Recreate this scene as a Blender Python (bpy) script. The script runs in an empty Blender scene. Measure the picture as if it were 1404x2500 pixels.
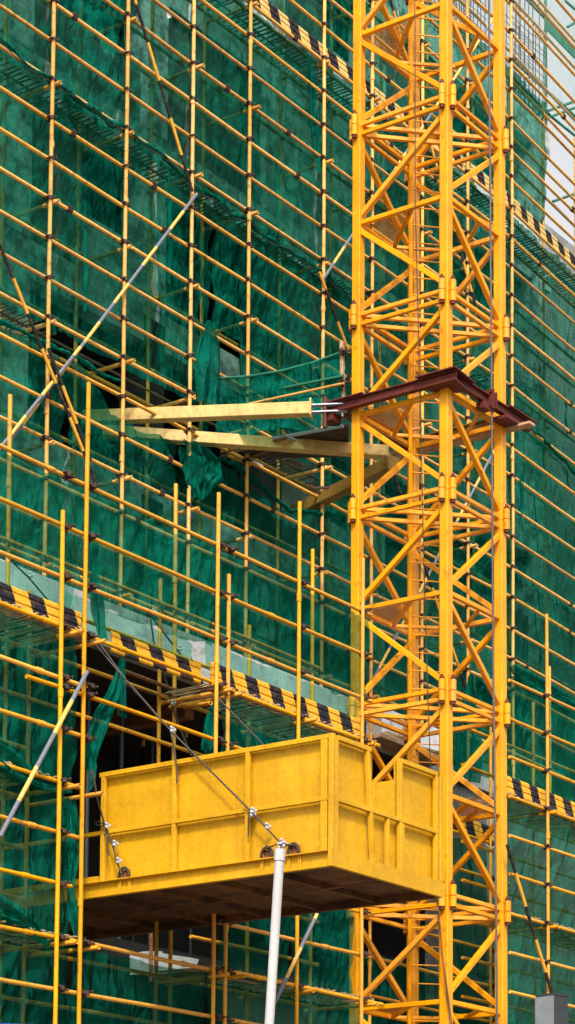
import bpy, math, random
from mathutils import Vector, Matrix, noise
random.seed(7)
R = math.radians
sc = bpy.context.scene
col = sc.collection
# ------------------------------------------------------------------ camera model (real camera standing in the street)
IW, IH = 1404.0, 2500.0
FPX = 5527.0; PITCH = R(5.35); AZ = R(32.9)
PPX, PPY = 1090.0, 3227.0 - FPX*math.tan(PITCH)
CAMP = Vector((0, 0, 1.6))
FWD = Vector((math.cos(AZ)*math.cos(PITCH), math.sin(AZ)*math.cos(PITCH), math.sin(PITCH)))
RGT = Vector((math.sin(AZ), -math.cos(AZ), 0))
UPV = RGT.cross(FWD)
def ray(px, py): return FWD + RGT*((px-PPX)/FPX) - UPV*((py-PPY)/FPX)
def W(px, py, Y):
    d = ray(px, py); return CAMP + d*(Y/d.y)
def WX(px, py, X):
    d = ray(px, py); return CAMP + d*(X/d.x)
def WD(px, py, D):
    return CAMP + ray(px, py)*D
def XA(px, Y, py=1250): return W(px, py, Y).x
def ZA(px, py, Y): return W(px, py, Y).z
cd = bpy.data.cameras.new('camera'); cam = bpy.data.objects.new('camera', cd); col.objects.link(cam)
cd.sensor_fit = 'VERTICAL'; cd.sensor_height = 36; cd.sensor_width = 36*IW/IH
cd.lens = FPX/IH*36; cd.shift_x = -(PPX-IW/2)/IH; cd.shift_y = (PPY-IH/2)/IH
cd.clip_start = .1; cd.clip_end = 3000
cam.matrix_world = Matrix.Translation(CAMP) @ Matrix((RGT, UPV, -FWD)).transposed().to_4x4()
sc.camera = cam
# ------------------------------------------------------------------ materials
def srgb(r, g, b):
    f = lambda c: (c/255/12.92 if c/255 <= .04045 else ((c/255+.055)/1.055)**2.4)
    return (f(r), f(g), f(b), 1)
def newmat(name):
    m = bpy.data.materials.new(name); m.use_nodes = True
    nt = m.node_tree; nt.nodes.clear()
    return m, nt, nt.nodes, nt.links
def nz(N, L, co, scale, detail=4, rough=.6, vec=None):
    n = N.new('ShaderNodeTexNoise'); n.inputs['Scale'].default_value = scale
    n.inputs['Detail'].default_value = detail; n.inputs['Roughness'].default_value = rough
    L.new(co, n.inputs['Vector']); return n.outputs['Fac']
def ramp(N, L, fac, stops):
    r = N.new('ShaderNodeValToRGB'); e = r.color_ramp.elements
    while len(e) < len(stops): e.new(.5)
    for i, (p, c) in enumerate(stops): e[i].position = p; e[i].color = c
    L.new(fac, r.inputs[0]); return r.outputs[0]
def mixc(N, L, fac, a, b, mode='MIX'):
    m = N.new('ShaderNodeMix'); m.data_type = 'RGBA'; m.blend_type = mode
    for s, v in ((m.inputs[0], fac), (m.inputs[6], a), (m.inputs[7], b)):
        if hasattr(v, 'links') or isinstance(v, bpy.types.NodeSocket): L.new(v, s)
        else: s.default_value = v
    return m.outputs[2]
def coords(N, L, scale=(1, 1, 1)):
    t = N.new('ShaderNodeTexCoord'); g = N.new('ShaderNodeNewGeometry')
    mp = N.new('ShaderNodeMapping'); mp.inputs['Scale'].default_value = scale
    L.new(g.outputs['Position'], mp.inputs['Vector']); return mp.outputs['Vector']
def g4(v): return (v, v, v, 1)
def paint(name, c1, c2, rough=.5, scale=3, dirt=(.05, .03, .02, 1), dirt_lo=.62, dirt_hi=.75, dirt_amt=.7, metal=0, bump=.15, fine=60, stretch=(1, 1, 1), spec=.4, rnd=0, streak=0, wav=0):
    m, nt, N, L = newmat(name)
    co = coords(N, L, stretch)
    a = nz(N, L, co, scale, 5)
    base = ramp(N, L, a, [(.3, c1), (.7, c2)])
    b = nz(N, L, co, scale*4.3, 8, .7)
    d = ramp(N, L, b, [(dirt_lo, g4(0)), (dirt_hi, g4(dirt_amt))])
    colr = mixc(N, L, d, base, dirt)
    f = nz(N, L, co, fine, 2)
    ff = ramp(N, L, f, [(.3, g4(.86)), (.7, g4(1.06))])
    colr = mixc(N, L, 1.0, colr, ff, 'MULTIPLY')
    if rnd:
        oi = N.new('ShaderNodeObjectInfo'); hs = N.new('ShaderNodeHueSaturation'); L.new(colr, hs.inputs['Color'])
        mr = N.new('ShaderNodeMapRange'); L.new(oi.outputs['Random'], mr.inputs[0]); mr.inputs[3].default_value = 1-rnd; mr.inputs[4].default_value = 1+rnd*.6; L.new(mr.outputs[0], hs.inputs['Value'])
        m2 = N.new('ShaderNodeMath'); m2.operation = 'MULTIPLY'; L.new(oi.outputs['Random'], m2.inputs[0]); m2.inputs[1].default_value = 7.3
        m3 = N.new('ShaderNodeMath'); m3.operation = 'FRACT'; L.new(m2.outputs[0], m3.inputs[0])
        mr2 = N.new('ShaderNodeMapRange'); L.new(m3.outputs[0], mr2.inputs[0]); mr2.inputs[3].default_value = 1-rnd*.22; mr2.inputs[4].default_value = 1.04; L.new(mr2.outputs[0], hs.inputs['Saturation'])
        colr = hs.outputs[0]
    if streak:
        cs = coords(N, L, (7, 7, .45)); sn = nz(N, L, cs, 1.6, 6, .7)
        sr = ramp(N, L, sn, [(.50, g4(0)), (.72, g4(streak))]); colr = mixc(N, L, sr, colr, dirt)
        cs2 = coords(N, L, (.8, .8, 3)); sn2 = nz(N, L, cs2, 1.1, 5, .6)
        sr2 = ramp(N, L, sn2, [(.45, g4(0)), (.75, g4(streak*.7))]); colr = mixc(N, L, sr2, colr, dirt)
    p = N.new('ShaderNodeBsdfPrincipled'); L.new(colr, p.inputs['Base Color'])
    p.inputs['Roughness'].default_value = rough; p.inputs['Metallic'].default_value = metal
    p.inputs['Specular IOR Level'].default_value = spec
    bp = N.new('ShaderNodeBump'); bp.inputs['Strength'].default_value = bump; bp.inputs['Distance'].default_value = .01
    L.new(b, bp.inputs['Height'])
    if wav:
        wv = nz(N, L, coords(N, L), 1.3, 2, .4); b0 = N.new('ShaderNodeBump'); b0.inputs['Strength'].default_value = wav; b0.inputs['Distance'].default_value = .12
        L.new(wv, b0.inputs['Height']); L.new(b0.outputs[0], bp.inputs['Normal'])
    L.new(bp.outputs[0], p.inputs['Normal'])
    o = N.new('ShaderNodeOutputMaterial'); L.new(p.outputs[0], o.inputs[0]); return m
M = {}
M['crane'] = paint('crane_yellow', (.70, .26, .003, 1), (.82, .335, .004, 1), .42, 1.4, (.16, .05, .008, 1), .58, .70, .85, bump=.08, spec=.3, rnd=.14, streak=.3)
M['pipe'] = paint('pipe_ochre', (.58, .275, .048, 1), (.74, .41, .10, 1), .6, 2.5, (.16, .06, .02, 1), .54, .68, .8, bump=.25, fine=90, spec=.25, rnd=.25)
M['pipe_low'] = paint('pipe_yellow', (.64, .265, .012, 1), (.74, .35, .028, 1), .55, 2.8, (.18, .065, .012, 1), .56, .70, .8, bump=.25, fine=90, spec=.25, rnd=.2)
M['clamp'] = paint('clamp_iron', (.02, .011, .008, 1), (.05, .022, .014, 1), .75, 30, (.12, .045, .02, 1), .5, .7, .6, bump=.3)
M['platform'] = paint('platform_yellow', (.49, .245, .005, 1), (.60, .325, .008, 1), .5, 1.0, (.20, .08, .006, 1), .58, .76, .5, bump=.04, fine=25, spec=.25, streak=.26, wav=.5)
M['under'] = paint('underside_shade', (.035, .010, .002, 1), (.17, .06, .005, 1), .7, 1.0, (.02, .008, .003, 1), .45, .65, .9, bump=.1)  # platform yellow darkened: shade under the platform is put into the colour
M['collar'] = paint('collar_oxide', (.075, .013, .009, 1), (.13, .022, .014, 1), .6, 4, (.03, .012, .010, 1), .5, .7, .7, bump=.2, spec=.25)
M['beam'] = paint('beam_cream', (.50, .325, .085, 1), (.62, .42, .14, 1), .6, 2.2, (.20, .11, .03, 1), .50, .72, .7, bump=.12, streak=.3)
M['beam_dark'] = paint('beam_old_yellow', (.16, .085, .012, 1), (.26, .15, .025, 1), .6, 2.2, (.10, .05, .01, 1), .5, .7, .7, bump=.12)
M['steel'] = paint('galvanised', (.30, .31, .34, 1), (.48, .49, .52, 1), .4, 8, (.1, .09, .09, 1), .6, .75, .6, metal=.5, bump=.1)
M['rope'] = paint('wire_rope', (.03, .024, .02, 1), (.06, .045, .038, 1), .5, 30, (.16, .10, .06, 1), .55, .7, .5, metal=.3)
M['cable'] = paint('cable_dark', (.012, .012, .012, 1), (.025, .022, .02, 1), .5, 30)
M['clip'] = paint('clip_zinc', (.42, .42, .44, 1), (.58, .58, .60, 1), .45, 30, metal=.3, dirt_amt=.5)
M['hoist'] = paint('hoist_rope', (.06, .05, .045, 1), (.12, .10, .085, 1), .6, 30, (.06, .03, .02, 1), .5, .65, .6)
M['concrete_up'] = paint('concrete_upper', (.50, .53, .51, 1), (.78, .80, .78, 1), .9, .7, (.10, .10, .10, 1), .46, .60, .8, bump=.4, fine=20)
M['inner_shade'] = paint('interior_shade', (.012, .011, .010, 1), (.028, .024, .020, 1), .9, 1.5)  # concrete interior painted near-black, its deep shade put into the colour
M['concrete'] = paint('concrete', (.22, .24, .23, 1), (.42, .44, .42, 1), .9, .9, (.14, .14, .13, 1), .52, .66, .7, bump=.4, fine=20)
M['block'] = paint('block_wall', (.10, .10, .09, 1), (.20, .19, .17, 1), .9, 2.5, (.10, .09, .08, 1), .5, .6, .6, bump=.4, fine=20)
M['plaster'] = paint('plaster', (.60, .60, .60, 1), (.75, .75, .76, 1), .85, 1.5, (.25, .24, .24, 1), .56, .64, .8, bump=.3)
M['timber'] = paint('timber', (.30, .17, .09, 1), (.50, .32, .19, 1), .8, 4, (.12, .06, .03, 1), .5, .7, .6, bump=.3, stretch=(1, 1, 4))
M['batten'] = paint('batten', (.28, .18, .09, 1), (.50, .36, .20, 1), .8, 6, (.10, .06, .03, 1), .5, .7, .7, bump=.2)
M['timber_blk'] = paint('dark_boards', (.02, .014, .009, 1), (.07, .045, .028, 1), .9, 6)  # very dark brown boards
M['timber_dk'] = paint('old_battens', (.08, .055, .03, 1), (.17, .12, .07, 1), .9, 6)
M['rust'] = paint('rusty_steel', (.14, .05, .02, 1), (.26, .10, .04, 1), .8, 8)
M['pvc'] = paint('white_pvc', (.42, .40, .39, 1), (.52, .50, .48, 1), .4, 1.5, (.30, .26, .21, 1), .55, .75, .4, bump=.02, streak=.3)
M['grey_dark'] = paint('dark_sheet', (.018, .021, .024, 1), (.032, .035, .04, 1), .6, 3)
M['grey_lit'] = paint('grey_lit_side', (.13, .14, .15, 1), (.20, .21, .22, 1), .6, 5)  # paler grey, sunlight on one box face put into the colour
M['blue'] = paint('blue_sheet', (.01, .04, .24, 1), (.02, .07, .34, 1), .45, 2)
M['rebar'] = paint('rebar', (.05, .035, .03, 1), (.10, .06, .045, 1), .8, 20)
M['asphalt'] = paint('asphalt', (.045, .045, .046, 1), (.07, .068, .066, 1), .9, .4, bump=.4)
M['dirtg'] = paint('site_ground', (.16, .13, .10, 1), (.25, .21, .17, 1), .95, .6, bump=.5)
M['green_dark'] = paint('green_dark_sheet', (.006, .05, .035, 1), (.02, .12, .09, 1), .9, 3)
M['green_wrap'] = paint('green_wrap', (.01, .10, .06, 1), (.015, .17, .10, 1), .8, 8)

def net_mat(name, g1, g2, opac=.62, tint=(.55, .88, .76, 1), var=.2):
    m, nt, N, L = newmat(name)
    co = coords(N, L)
    oi = N.new('ShaderNodeObjectInfo')
    a = nz(N, L, co, 1.1, 6, .65)
    c = ramp(N, L, a, [(.32, g1), (.68, g2)])
    hs = N.new('ShaderNodeHueSaturation'); L.new(c, hs.inputs['Color'])
    mr = N.new('ShaderNodeMapRange'); L.new(oi.outputs['Random'], mr.inputs[0])
    mr.inputs[3].default_value = .8; mr.inputs[4].default_value = 1.25; L.new(mr.outputs[0], hs.inputs['Value'])
    # weave bands running along the sheet
    co2 = coords(N, L, (.25, .25, 30))
    b = nz(N, L, co2, 1.0, 4, .7)
    co3 = coords(N, L, (14, 14, .35))
    b2 = nz(N, L, co3, 1.0, 3, .6)
    s = N.new('ShaderNodeMath'); s.operation = 'ADD'; L.new(b, s.inputs[0]); L.new(b2, s.inputs[1])
    s2 = N.new('ShaderNodeMath'); s2.operation = 'ADD'; L.new(s.outputs[0], s2.inputs[0]); s2.inputs[1].default_value = .5
    mo = N.new('ShaderNodeMapRange'); L.new(s2.outputs[0], mo.inputs[0])
    mo.inputs[1].default_value = 1.05; mo.inputs[2].default_value = 1.95
    mo.inputs[3].default_value = opac-var; mo.inputs[4].default_value = opac+var
    df = N.new('ShaderNodeBsdfDiffuse'); L.new(hs.outputs[0], df.inputs[0])
    tl = N.new('ShaderNodeBsdfTranslucent'); L.new(hs.outputs[0], tl.inputs[0])
    bp = N.new('ShaderNodeBump'); bp.inputs['Strength'].default_value = 1.0; bp.inputs['Distance'].default_value = .10
    co4 = coords(N, L, (2.6, 2.6, .7)); c0 = nz(N, L, co4, 1.5, 3, .5)
    k1 = N.new('ShaderNodeMath'); k1.operation = 'SUBTRACT'; L.new(c0, k1.inputs[0]); k1.inputs[1].default_value = .5
    k2 = N.new('ShaderNodeMath'); k2.operation = 'ABSOLUTE'; L.new(k1.outputs[0], k2.inputs[0])
    k3 = N.new('ShaderNodeMath'); k3.operation = 'MULTIPLY'; L.new(k2.outputs[0], k3.inputs[0]); k3.inputs[1].default_value = 4; cr = k3.outputs[0]
    L.new(cr, bp.inputs['Height']); L.new(bp.outputs[0], df.inputs['Normal'])
    mx = N.new('ShaderNodeMixShader'); mx.inputs[0].default_value = .3
    L.new(df.outputs[0], mx.inputs[1]); L.new(tl.outputs[0], mx.inputs[2])
    tr = N.new('ShaderNodeBsdfTransparent'); tr.inputs[0].default_value = tint
    mm = N.new('ShaderNodeMixShader'); L.new(mo.outputs[0], mm.inputs[0])
    L.new(tr.outputs[0], mm.inputs[1]); L.new(mx.outputs[0], mm.inputs[2])
    o = N.new('ShaderNodeOutputMaterial'); L.new(mm.outputs[0], o.inputs[0]); return m
M['net'] = net_mat('green_net', (.0014, .055, .035, 1), (.0026, .130, .084, 1), .60, var=.24, tint=(.40, .84, .72, 1))
M['net_low'] = net_mat('green_net_near', (.0018, .068, .043, 1), (.0032, .150, .098, 1), .57, var=.20, tint=(.55, .86, .73, 1))
M['net_thick'] = net_mat('green_net_folded', (.0016, .065, .043, 1), (.0035, .17, .115, 1), .80, var=.18, tint=(.4, .84, .7, 1))
M['net_fold'] = net_mat('green_net_creased', (.0016, .06, .04, 1), (.0035, .175, .12, 1), .72, var=.22, tint=(.4, .84, .7, 1))
M['net_sheer'] = net_mat('green_net_sheer', (.01, .22, .14, 1), (.02, .33, .22, 1), .22, tint=(.50, .86, .77, 1), var=.12)
M['net_clear'] = net_mat('pale_sheer_net', (.25, .5, .42, 1), (.5, .7, .62, 1), .08, tint=(.93, .99, .97, 1), var=.05)

def stripe_mat(name, axis, period, ca, cb, slant=0, duty=.5):
    m, nt, N, L = newmat(name)
    g = N.new('ShaderNodeTexCoord'); sp = N.new('ShaderNodeSeparateXYZ'); L.new(g.outputs['Object'], sp.inputs[0])
    v = sp.outputs[axis]
    if slant:
        mu = N.new('ShaderNodeMath'); mu.operation = 'MULTIPLY_ADD'; L.new(sp.outputs[2], mu.inputs[0])
        mu.inputs[1].default_value = slant; L.new(v, mu.inputs[2]); v = mu.outputs[0]
    d = N.new('ShaderNodeMath'); d.operation = 'DIVIDE'; L.new(v, d.inputs[0]); d.inputs[1].default_value = period
    fr = N.new('ShaderNodeMath'); fr.operation = 'FRACT'; L.new(d.outputs[0], fr.inputs[0])
    gt = N.new('ShaderNodeMath'); gt.operation = 'GREATER_THAN'; L.new(fr.outputs[0], gt.inputs[0]); gt.inputs[1].default_value = duty
    c = mixc(N, L, gt.outputs[0], ca, cb)
    co = coords(N, L); n = nz(N, L, co, 14, 7, .7)
    w = ramp(N, L, n, [(.50, g4(0)), (.68, g4(.6))])
    c = mixc(N, L, w, c, (.16, .08, .03, 1))
    p = N.new('ShaderNodeBsdfPrincipled'); L.new(c, p.inputs[0]); p.inputs['Roughness'].default_value = .65; p.inputs['Specular IOR Level'].default_value = .2
    o = N.new('ShaderNodeOutputMaterial'); L.new(p.outputs[0], o.inputs[0]); return m
YEL = (.68, .32, .03, 1); BLK = (.012, .012, .013, 1); CRM = (.62, .38, .09, 1)
M['st_black'] = stripe_mat('brace_black', 2, 1.1, BLK, YEL)
M['st_blackp'] = stripe_mat('brace_black_fine', 2, 1.0, BLK, YEL)
M['st_grey'] = stripe_mat('brace_grey', 2, 1.05, (.13, .14, .17, 1), CRM)
M['toe'] = stripe_mat('toe_board_paint', 0, .52, (.68, .35, .022, 1), (.010, .011, .018, 1), .45)
M['toe_far'] = stripe_mat('toe_board_paint_far', 0, .56, (.62, .43, .14, 1), (.010, .011, .018, 1), .4)
def mesh_mat():
    m, nt, N, L = newmat('landing_mesh')
    co = coords(N, L); sp = N.new('ShaderNodeSeparateXYZ'); L.new(co, sp.inputs[0])
    outs = []
    for ax, sg in ((0, 1), (0, -1)):
        a = N.new('ShaderNodeMath'); a.operation = 'MULTIPLY_ADD'; L.new(sp.outputs[1], a.inputs[0]); a.inputs[1].default_value = sg*.45; L.new(sp.outputs[0], a.inputs[2])
        b = N.new('ShaderNodeMath'); b.operation = 'MULTIPLY'; L.new(a.outputs[0], b.inputs[0]); b.inputs[1].default_value = 22
        c = N.new('ShaderNodeMath'); c.operation = 'FRACT'; L.new(b.outputs[0], c.inputs[0])
        d = N.new('ShaderNodeMath'); d.operation = 'LESS_THAN'; L.new(c.outputs[0], d.inputs[0]); d.inputs[1].default_value = .18; outs.append(d)
    mx = N.new('ShaderNodeMath'); mx.operation = 'MAXIMUM'; L.new(outs[0].outputs[0], mx.inputs[0]); L.new(outs[1].outputs[0], mx.inputs[1])
    p = N.new('ShaderNodeBsdfPrincipled'); p.inputs[0].default_value = (.70, .36, .06, 1); p.inputs['Roughness'].default_value = .6
    t = N.new('ShaderNodeBsdfTransparent'); s = N.new('ShaderNodeMixShader')
    L.new(mx.outputs[0], s.inputs[0]); L.new(t.outputs[0], s.inputs[1]); L.new(p.outputs[0], s.inputs[2])
    o = N.new('ShaderNodeOutputMaterial'); L.new(s.outputs[0], o.inputs[0]); return m
M['mesh'] = mesh_mat()
# ------------------------------------------------------------------ mesh builder
class MB:
    def __init__(s): s.v = []; s.f = []; s.sm = []
    def quadgrid(s, P, nu, nv, smooth=True):
        b = len(s.v); s.v += P
        for i in range(nu-1):
            for j in range(nv-1):
                s.f.append((b+i*nv+j, b+(i+1)*nv+j, b+(i+1)*nv+j+1, b+i*nv+j+1)); s.sm.append(smooth)
    def tube(s, p, q, r, n=10, r2=None, hollow=False):
        p = Vector(p); q = Vector(q); d = (q-p).normalized(); r2 = r if r2 is None else r2
        a = d.orthogonal().normalized(); c = d.cross(a); b = len(s.v)
        for k in range(n):
            t = 2*math.pi*k/n; u = a*math.cos(t)+c*math.sin(t)
            s.v.append(p+u*r); s.v.append(q+u*r2)
        for k in range(n):
            k2 = (k+1) % n
            s.f.append((b+2*k, b+2*k2, b+2*k2+1, b+2*k+1)); s.sm.append(True)
        if hollow:
            for e in (0, 1):
                rb_ = len(s.v); s.v += [s.v[b+2*k+e].copy() for k in range(n)]
                bb = len(s.v); o = p if e == 0 else q; din = d*(r*2.5)*(1 if e == 0 else -1)
                for k in range(n):
                    t = 2*math.pi*k/n; u = a*math.cos(t)+c*math.sin(t)
                    s.v.append(o+u*r*.78); s.v.append(o+u*r*.78+din)
                for k in range(n):
                    k2 = (k+1) % n
                    s.f.append((rb_+k, rb_+k2, bb+2*k2, bb+2*k)); s.sm.append(False)
                    s.f.append((bb+2*k, bb+2*k2, bb+2*k2+1, bb+2*k+1)); s.sm.append(True)
                s.f.append(tuple(bb+2*k+1 for k in range(n))); s.sm.append(False)
        else:
            bb = len(s.v); s.v += [s.v[b+2*k].copy() for k in range(n)]+[s.v[b+2*k+1].copy() for k in range(n)]
            s.f.append(tuple(bb+k for k in reversed(range(n)))); s.sm.append(False)
            s.f.append(tuple(bb+n+k for k in range(n))); s.sm.append(False)
        return s
    def path(s, pts, r, n=8):
        pts = [Vector(p) for p in pts]; b = len(s.v); up = None
        for i, p in enumerate(pts):
            d = (pts[min(i+1, len(pts)-1)]-pts[max(i-1, 0)]).normalized()
            if up is None: up = d.orthogonal().normalized()
            a = (up-d*up.dot(d)).normalized(); up = a; c = d.cross(a)
            rr = r[i] if isinstance(r, (list, tuple)) else r
            for k in range(n):
                t = 2*math.pi*k/n; s.v.append(p+(a*math.cos(t)+c*math.sin(t))*rr)
        for i in range(len(pts)-1):
            for k in range(n):
                k2 = (k+1) % n
                s.f.append((b+i*n+k, b+i*n+k2, b+(i+1)*n+k2, b+(i+1)*n+k)); s.sm.append(True)
        e = b+(len(pts)-1)*n; bb = len(s.v); s.v += [s.v[b+k].copy() for k in range(n)]+[s.v[e+k].copy() for k in range(n)]
        s.f.append(tuple(bb+k for k in reversed(range(n)))); s.sm.append(False)
        s.f.append(tuple(bb+n+k for k in range(n))); s.sm.append(False)
        return s
    def bar(s, p, q, w, h, up=(0, 0, 1), bev=.0):
        """box section from p to q; w across, h along up"""
        p = Vector(p); q = Vector(q); d = (q-p).normalized(); up = Vector(up)
        if abs(d.dot(up)) > .98: up = Vector((0, 1, 0)) if abs(d.y) < .9 else Vector((1, 0, 0))
        a = d.cross(up).normalized(); c = a.cross(d).normalized()
        bv = min(w, h)*.12 if bev == 0 else bev
        prof = [(-w/2+bv, -h/2), (w/2-bv, -h/2), (w/2, -h/2+bv), (w/2, h/2-bv), (w/2-bv, h/2), (-w/2+bv, h/2), (-w/2, h/2-bv), (-w/2, -h/2+bv)]
        return s.prof(p, q, prof, a, c)
    def prof(s, p, q, prof, a, c):
        b = len(s.v); n = len(prof)
        for (x, y) in prof:
            s.v.append(p+a*x+c*y); s.v.append(q+a*x+c*y)
        for k in range(n):
            k2 = (k+1) % n
            s.f.append((b+2*k, b+2*k2, b+2*k2+1, b+2*k+1)); s.sm.append(False)
        s.f.append(tuple(b+2*k for k in range(n))); s.sm.append(False)
        s.f.append(tuple(b+2*k+1 for k in range(n))); s.sm.append(False)
        return s
    def ibeam(s, p, q, w, h, t=.018, up=(0, 0, 1)):
        p = Vector(p); q = Vector(q); d = (q-p).normalized(); up = Vector(up)
        a = d.cross(up).normalized(); c = a.cross(d).normalized()
        prof = [(-w/2, -h/2), (w/2, -h/2), (w/2, -h/2+t), (t/2, -h/2+t), (t/2, h/2-t), (w/2, h/2-t), (w/2, h/2), (-w/2, h/2), (-w/2, h/2-t), (-t/2, h/2-t), (-t/2, -h/2+t), (-w/2, -h/2+t)]
        return s.prof(p, q, prof, a, c)
    def box(s, lo, hi):
        x0, y0, z0 = lo; x1, y1, z1 = hi; b = len(s.v)
        s.v += [Vector(t) for t in ((x0,y0,z0),(x1,y0,z0),(x1,y1,z0),(x0,y1,z0),(x0,y0,z1),(x1,y0,z1),(x1,y1,z1),(x0,y1,z1))]
        for f in ((0,3,2,1),(4,5,6,7),(0,1,5,4),(1,2,6,5),(2,3,7,6),(3,0,4,7)):
            s.f.append(tuple(b+i for i in f)); s.sm.append(False)
        return s
    def poly(s, pts, thick=(0, 0, .01)):
        n = len(pts); b = len(s.v); t = Vector(thick)
        s.v += [Vector(p) for p in pts]+[Vector(p)+t for p in pts]
        s.f.append(tuple(b+i for i in range(n))); s.f.append(tuple(b+n+i for i in range(n))); s.sm += [False, False]
        for i in range(n):
            j = (i+1) % n; s.f.append((b+i, b+j, b+n+j, b+n+i)); s.sm.append(False)
        return s
    def sphere(s, c, r, n=8):
        c = Vector(c); rr = r if isinstance(r, (tuple, list)) else (r, r, r)
        P = []
        for i in range(n+1):
            for j in range(n+1):
                t = 2*math.pi*i/n; u = math.pi*j/n
                P.append(c+Vector((rr[0]*math.sin(u)*math.cos(t), rr[1]*math.sin(u)*math.sin(t), rr[2]*math.cos(u))))
        s.quadgrid(P, n+1, n+1); return s
WL = {}
def wl(o): return WL.get(o.name, Vector((0, 0, 0)))
def props(o, label=None, cat=None, group=None, kind=None):
    if label: o['label'] = label
    if cat: o['category'] = cat
    if group: o['group'] = group
    if kind: o['kind'] = kind
    return o
def build(name, mb, mat, parent=None, label=None, cat=None, group=None, kind=None, org=None, frame=None):
    me = bpy.data.meshes.new(name)
    c = Vector(org) if org is not None else sum(mb.v, Vector((0, 0, 0)))/len(mb.v)
    vs = [v-c for v in mb.v]
    if frame is not None:
        fi = frame.inverted(); vs = [fi @ v for v in vs]
    me.from_pydata([tuple(v) for v in vs], [], mb.f); me.polygons.foreach_set('use_smooth', mb.sm); me.update()
    me.materials.append(M[mat] if isinstance(mat, str) else mat)
    o = bpy.data.objects.new(name, me); col.objects.link(o)
    if parent: o.parent = parent; o.location = c-wl(parent)
    else: o.location = c
    if frame is not None: o.rotation_euler = frame.to_euler()
    WL[o.name] = c
    return props(o, label, cat, group, kind)
def inst(src, loc, parent, rot=None):
    o = src.copy(); col.objects.link(o); o.parent = parent; o.location = Vector(loc)-wl(parent); WL[o.name] = Vector(loc)
    if rot is not None: o.rotation_euler = rot
    return o
def empty(name, loc, label, cat, group=None):
    o = bpy.data.objects.new(name, None); col.objects.link(o); o.location = loc; WL[o.name] = Vector(loc); o.empty_display_size = .2
    return props(o, label, cat, group)
def striped(name, p, q, r, mat, parent, label):
    p = Vector(p); q = Vector(q); d = (q-p).normalized()
    fr = d.to_track_quat('Z', 'Y').to_matrix()
    return build(name, MB().tube(p, q, r, 12, hollow=True), mat, parent, label, org=p, frame=fr)
# ------------------------------------------------------------------ upper scaffold geometry
YU = 21.9; YUI = 22.7; PR = .030
XB = XA(1244, YU, 400); BEND = math.tan(R(3.8))
def yu(x, Y=YU): return Y+(max(0, x-XB))*BEND
z0 = ZA(122, 195, YU)
ZL = [z0+.6*k for k in range(-12, 17)]       # ledger heights, k multiple of 3 = working level
UX = [XA(122, YU, 195), XA(303, YU, 320), XA(463, YU, 450), XA(602, YU, 535), XA(785, YU, 400), XA(903, YU, 500), XA(1026, YU, 200), XA(1136, YU, 330), XA(1244, YU, 400)]
UPOD_BASE = ZA(205, 1445, 19.9)-.7
print('levels', z0, 'UX', [round(x, 2) for x in UX], 'base', UPOD_BASE)
SU = empty('scaffold', (UX[0], YU, UPOD_BASE), 'tall ochre pole scaffold covering the upper green-netted facade behind the crane mast', 'scaffold')
# coupler prototype mesh
def coupler_mb(sc_=1):
    m = MB()
    m.tube((0, -.05, -.022), (0, -.05, .022), .038, 10)
    m.tube((-.03, 0, 0), (.03, 0, 0), .038, 10)
    m.bar((-.055, -.045, 0), (.055, -.045, 0), .02, .022)
    m.tube((-.058, -.07, .0), (-.058, .0, .0), .010, 6); m.tube((.052, -.085, .006), (.052, -.01, .006), .010, 6)
    m.tube((.0, -.01, -.062), (.0, -.01, .056), .010, 6); m.sphere((-.058, -.075, 0), .016, 6); m.sphere((.052, -.088, .006), .016, 6)
    m.v = [v*1.12 for v in m.v]
    return m
cpl_me = None
def put_coupler(x, y, z, parent):
    global cpl_me
    rz = (random.uniform(-.15, .15), random.uniform(-.35, .35), random.uniform(-.25, .25))
    if cpl_me is None:
        o = build('coupler', coupler_mb(), 'clamp', parent, org=(0, 0, 0)); cpl_me = o
        o.location = Vector((x, y, z))-wl(parent); o.rotation_euler = rz
    else: inst(cpl_me, (x, y, z), parent, rz)
def stuff_couplers(pts, parent):
    m = MB(); src = coupler_mb()
    for (x, y, z) in pts:
        b = len(m.v); rot = Matrix.Rotation(random.uniform(-.3, .3), 3, 'Y')
        m.v += [rot @ v + Vector((x, y, z)) for v in src.v]; m.f += [tuple(i+b for i in f) for f in src.f]; m.sm += src.sm
    if pts: build('coupler', m, 'clamp', parent, kind='stuff')
def upright(name, x, y, zb, zt, mat, parent, tilt=0, r=PR):
    m = MB(); n = max(2, int((zt-zb)/3)); pts = []
    ph = random.uniform(0, 6)
    for i in range(n+1):
        z = zb+(zt-zb)*i/n
        pts.append((x+tilt*(z-zb)+.008*math.sin(ph+z), y+.006*math.cos(ph+z), z))
    m.path(pts, r, 12)
    z = zb+random.uniform(.8, 2.6)
    while z < zt-.4:                     # spigot joints
        xx = x+tilt*(z-zb)+.008*math.sin(ph+z)
        m.tube((xx, y, z-.05), (xx, y, z+.05), r*1.28, 10); z += random.choice([4.0, 6.0, 3.0])
    return build(name, m, mat, parent)
ups = []
for i, x in enumerate(UX):
    ups.append(upright('upright', x, YU-.052, UPOD_BASE, z0+10.2, 'pipe', SU))
inner_x = [UX[0]-1.55]+[x+.1*random.uniform(-1, 1) for x in UX]+[UX[-1]+1.55*k for k in range(1, 6)]
for x in inner_x: upright('upright', x, yu(x, YUI)+.05, UPOD_BASE, z0+7.0 if x < XB+.5 else z0+7.5, 'pipe', SU)
XL, XR = UX[0]-2.6, 48
cands = []
zr_top = ZA(1250, 240, 23.4)
SKA, SKB, SKC, SKD = XA(170, YU, 900), XA(480, YU, 1000), XA(520, YU, 850), XA(640, YU, 900)
gaps = {(-6): None}
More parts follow.
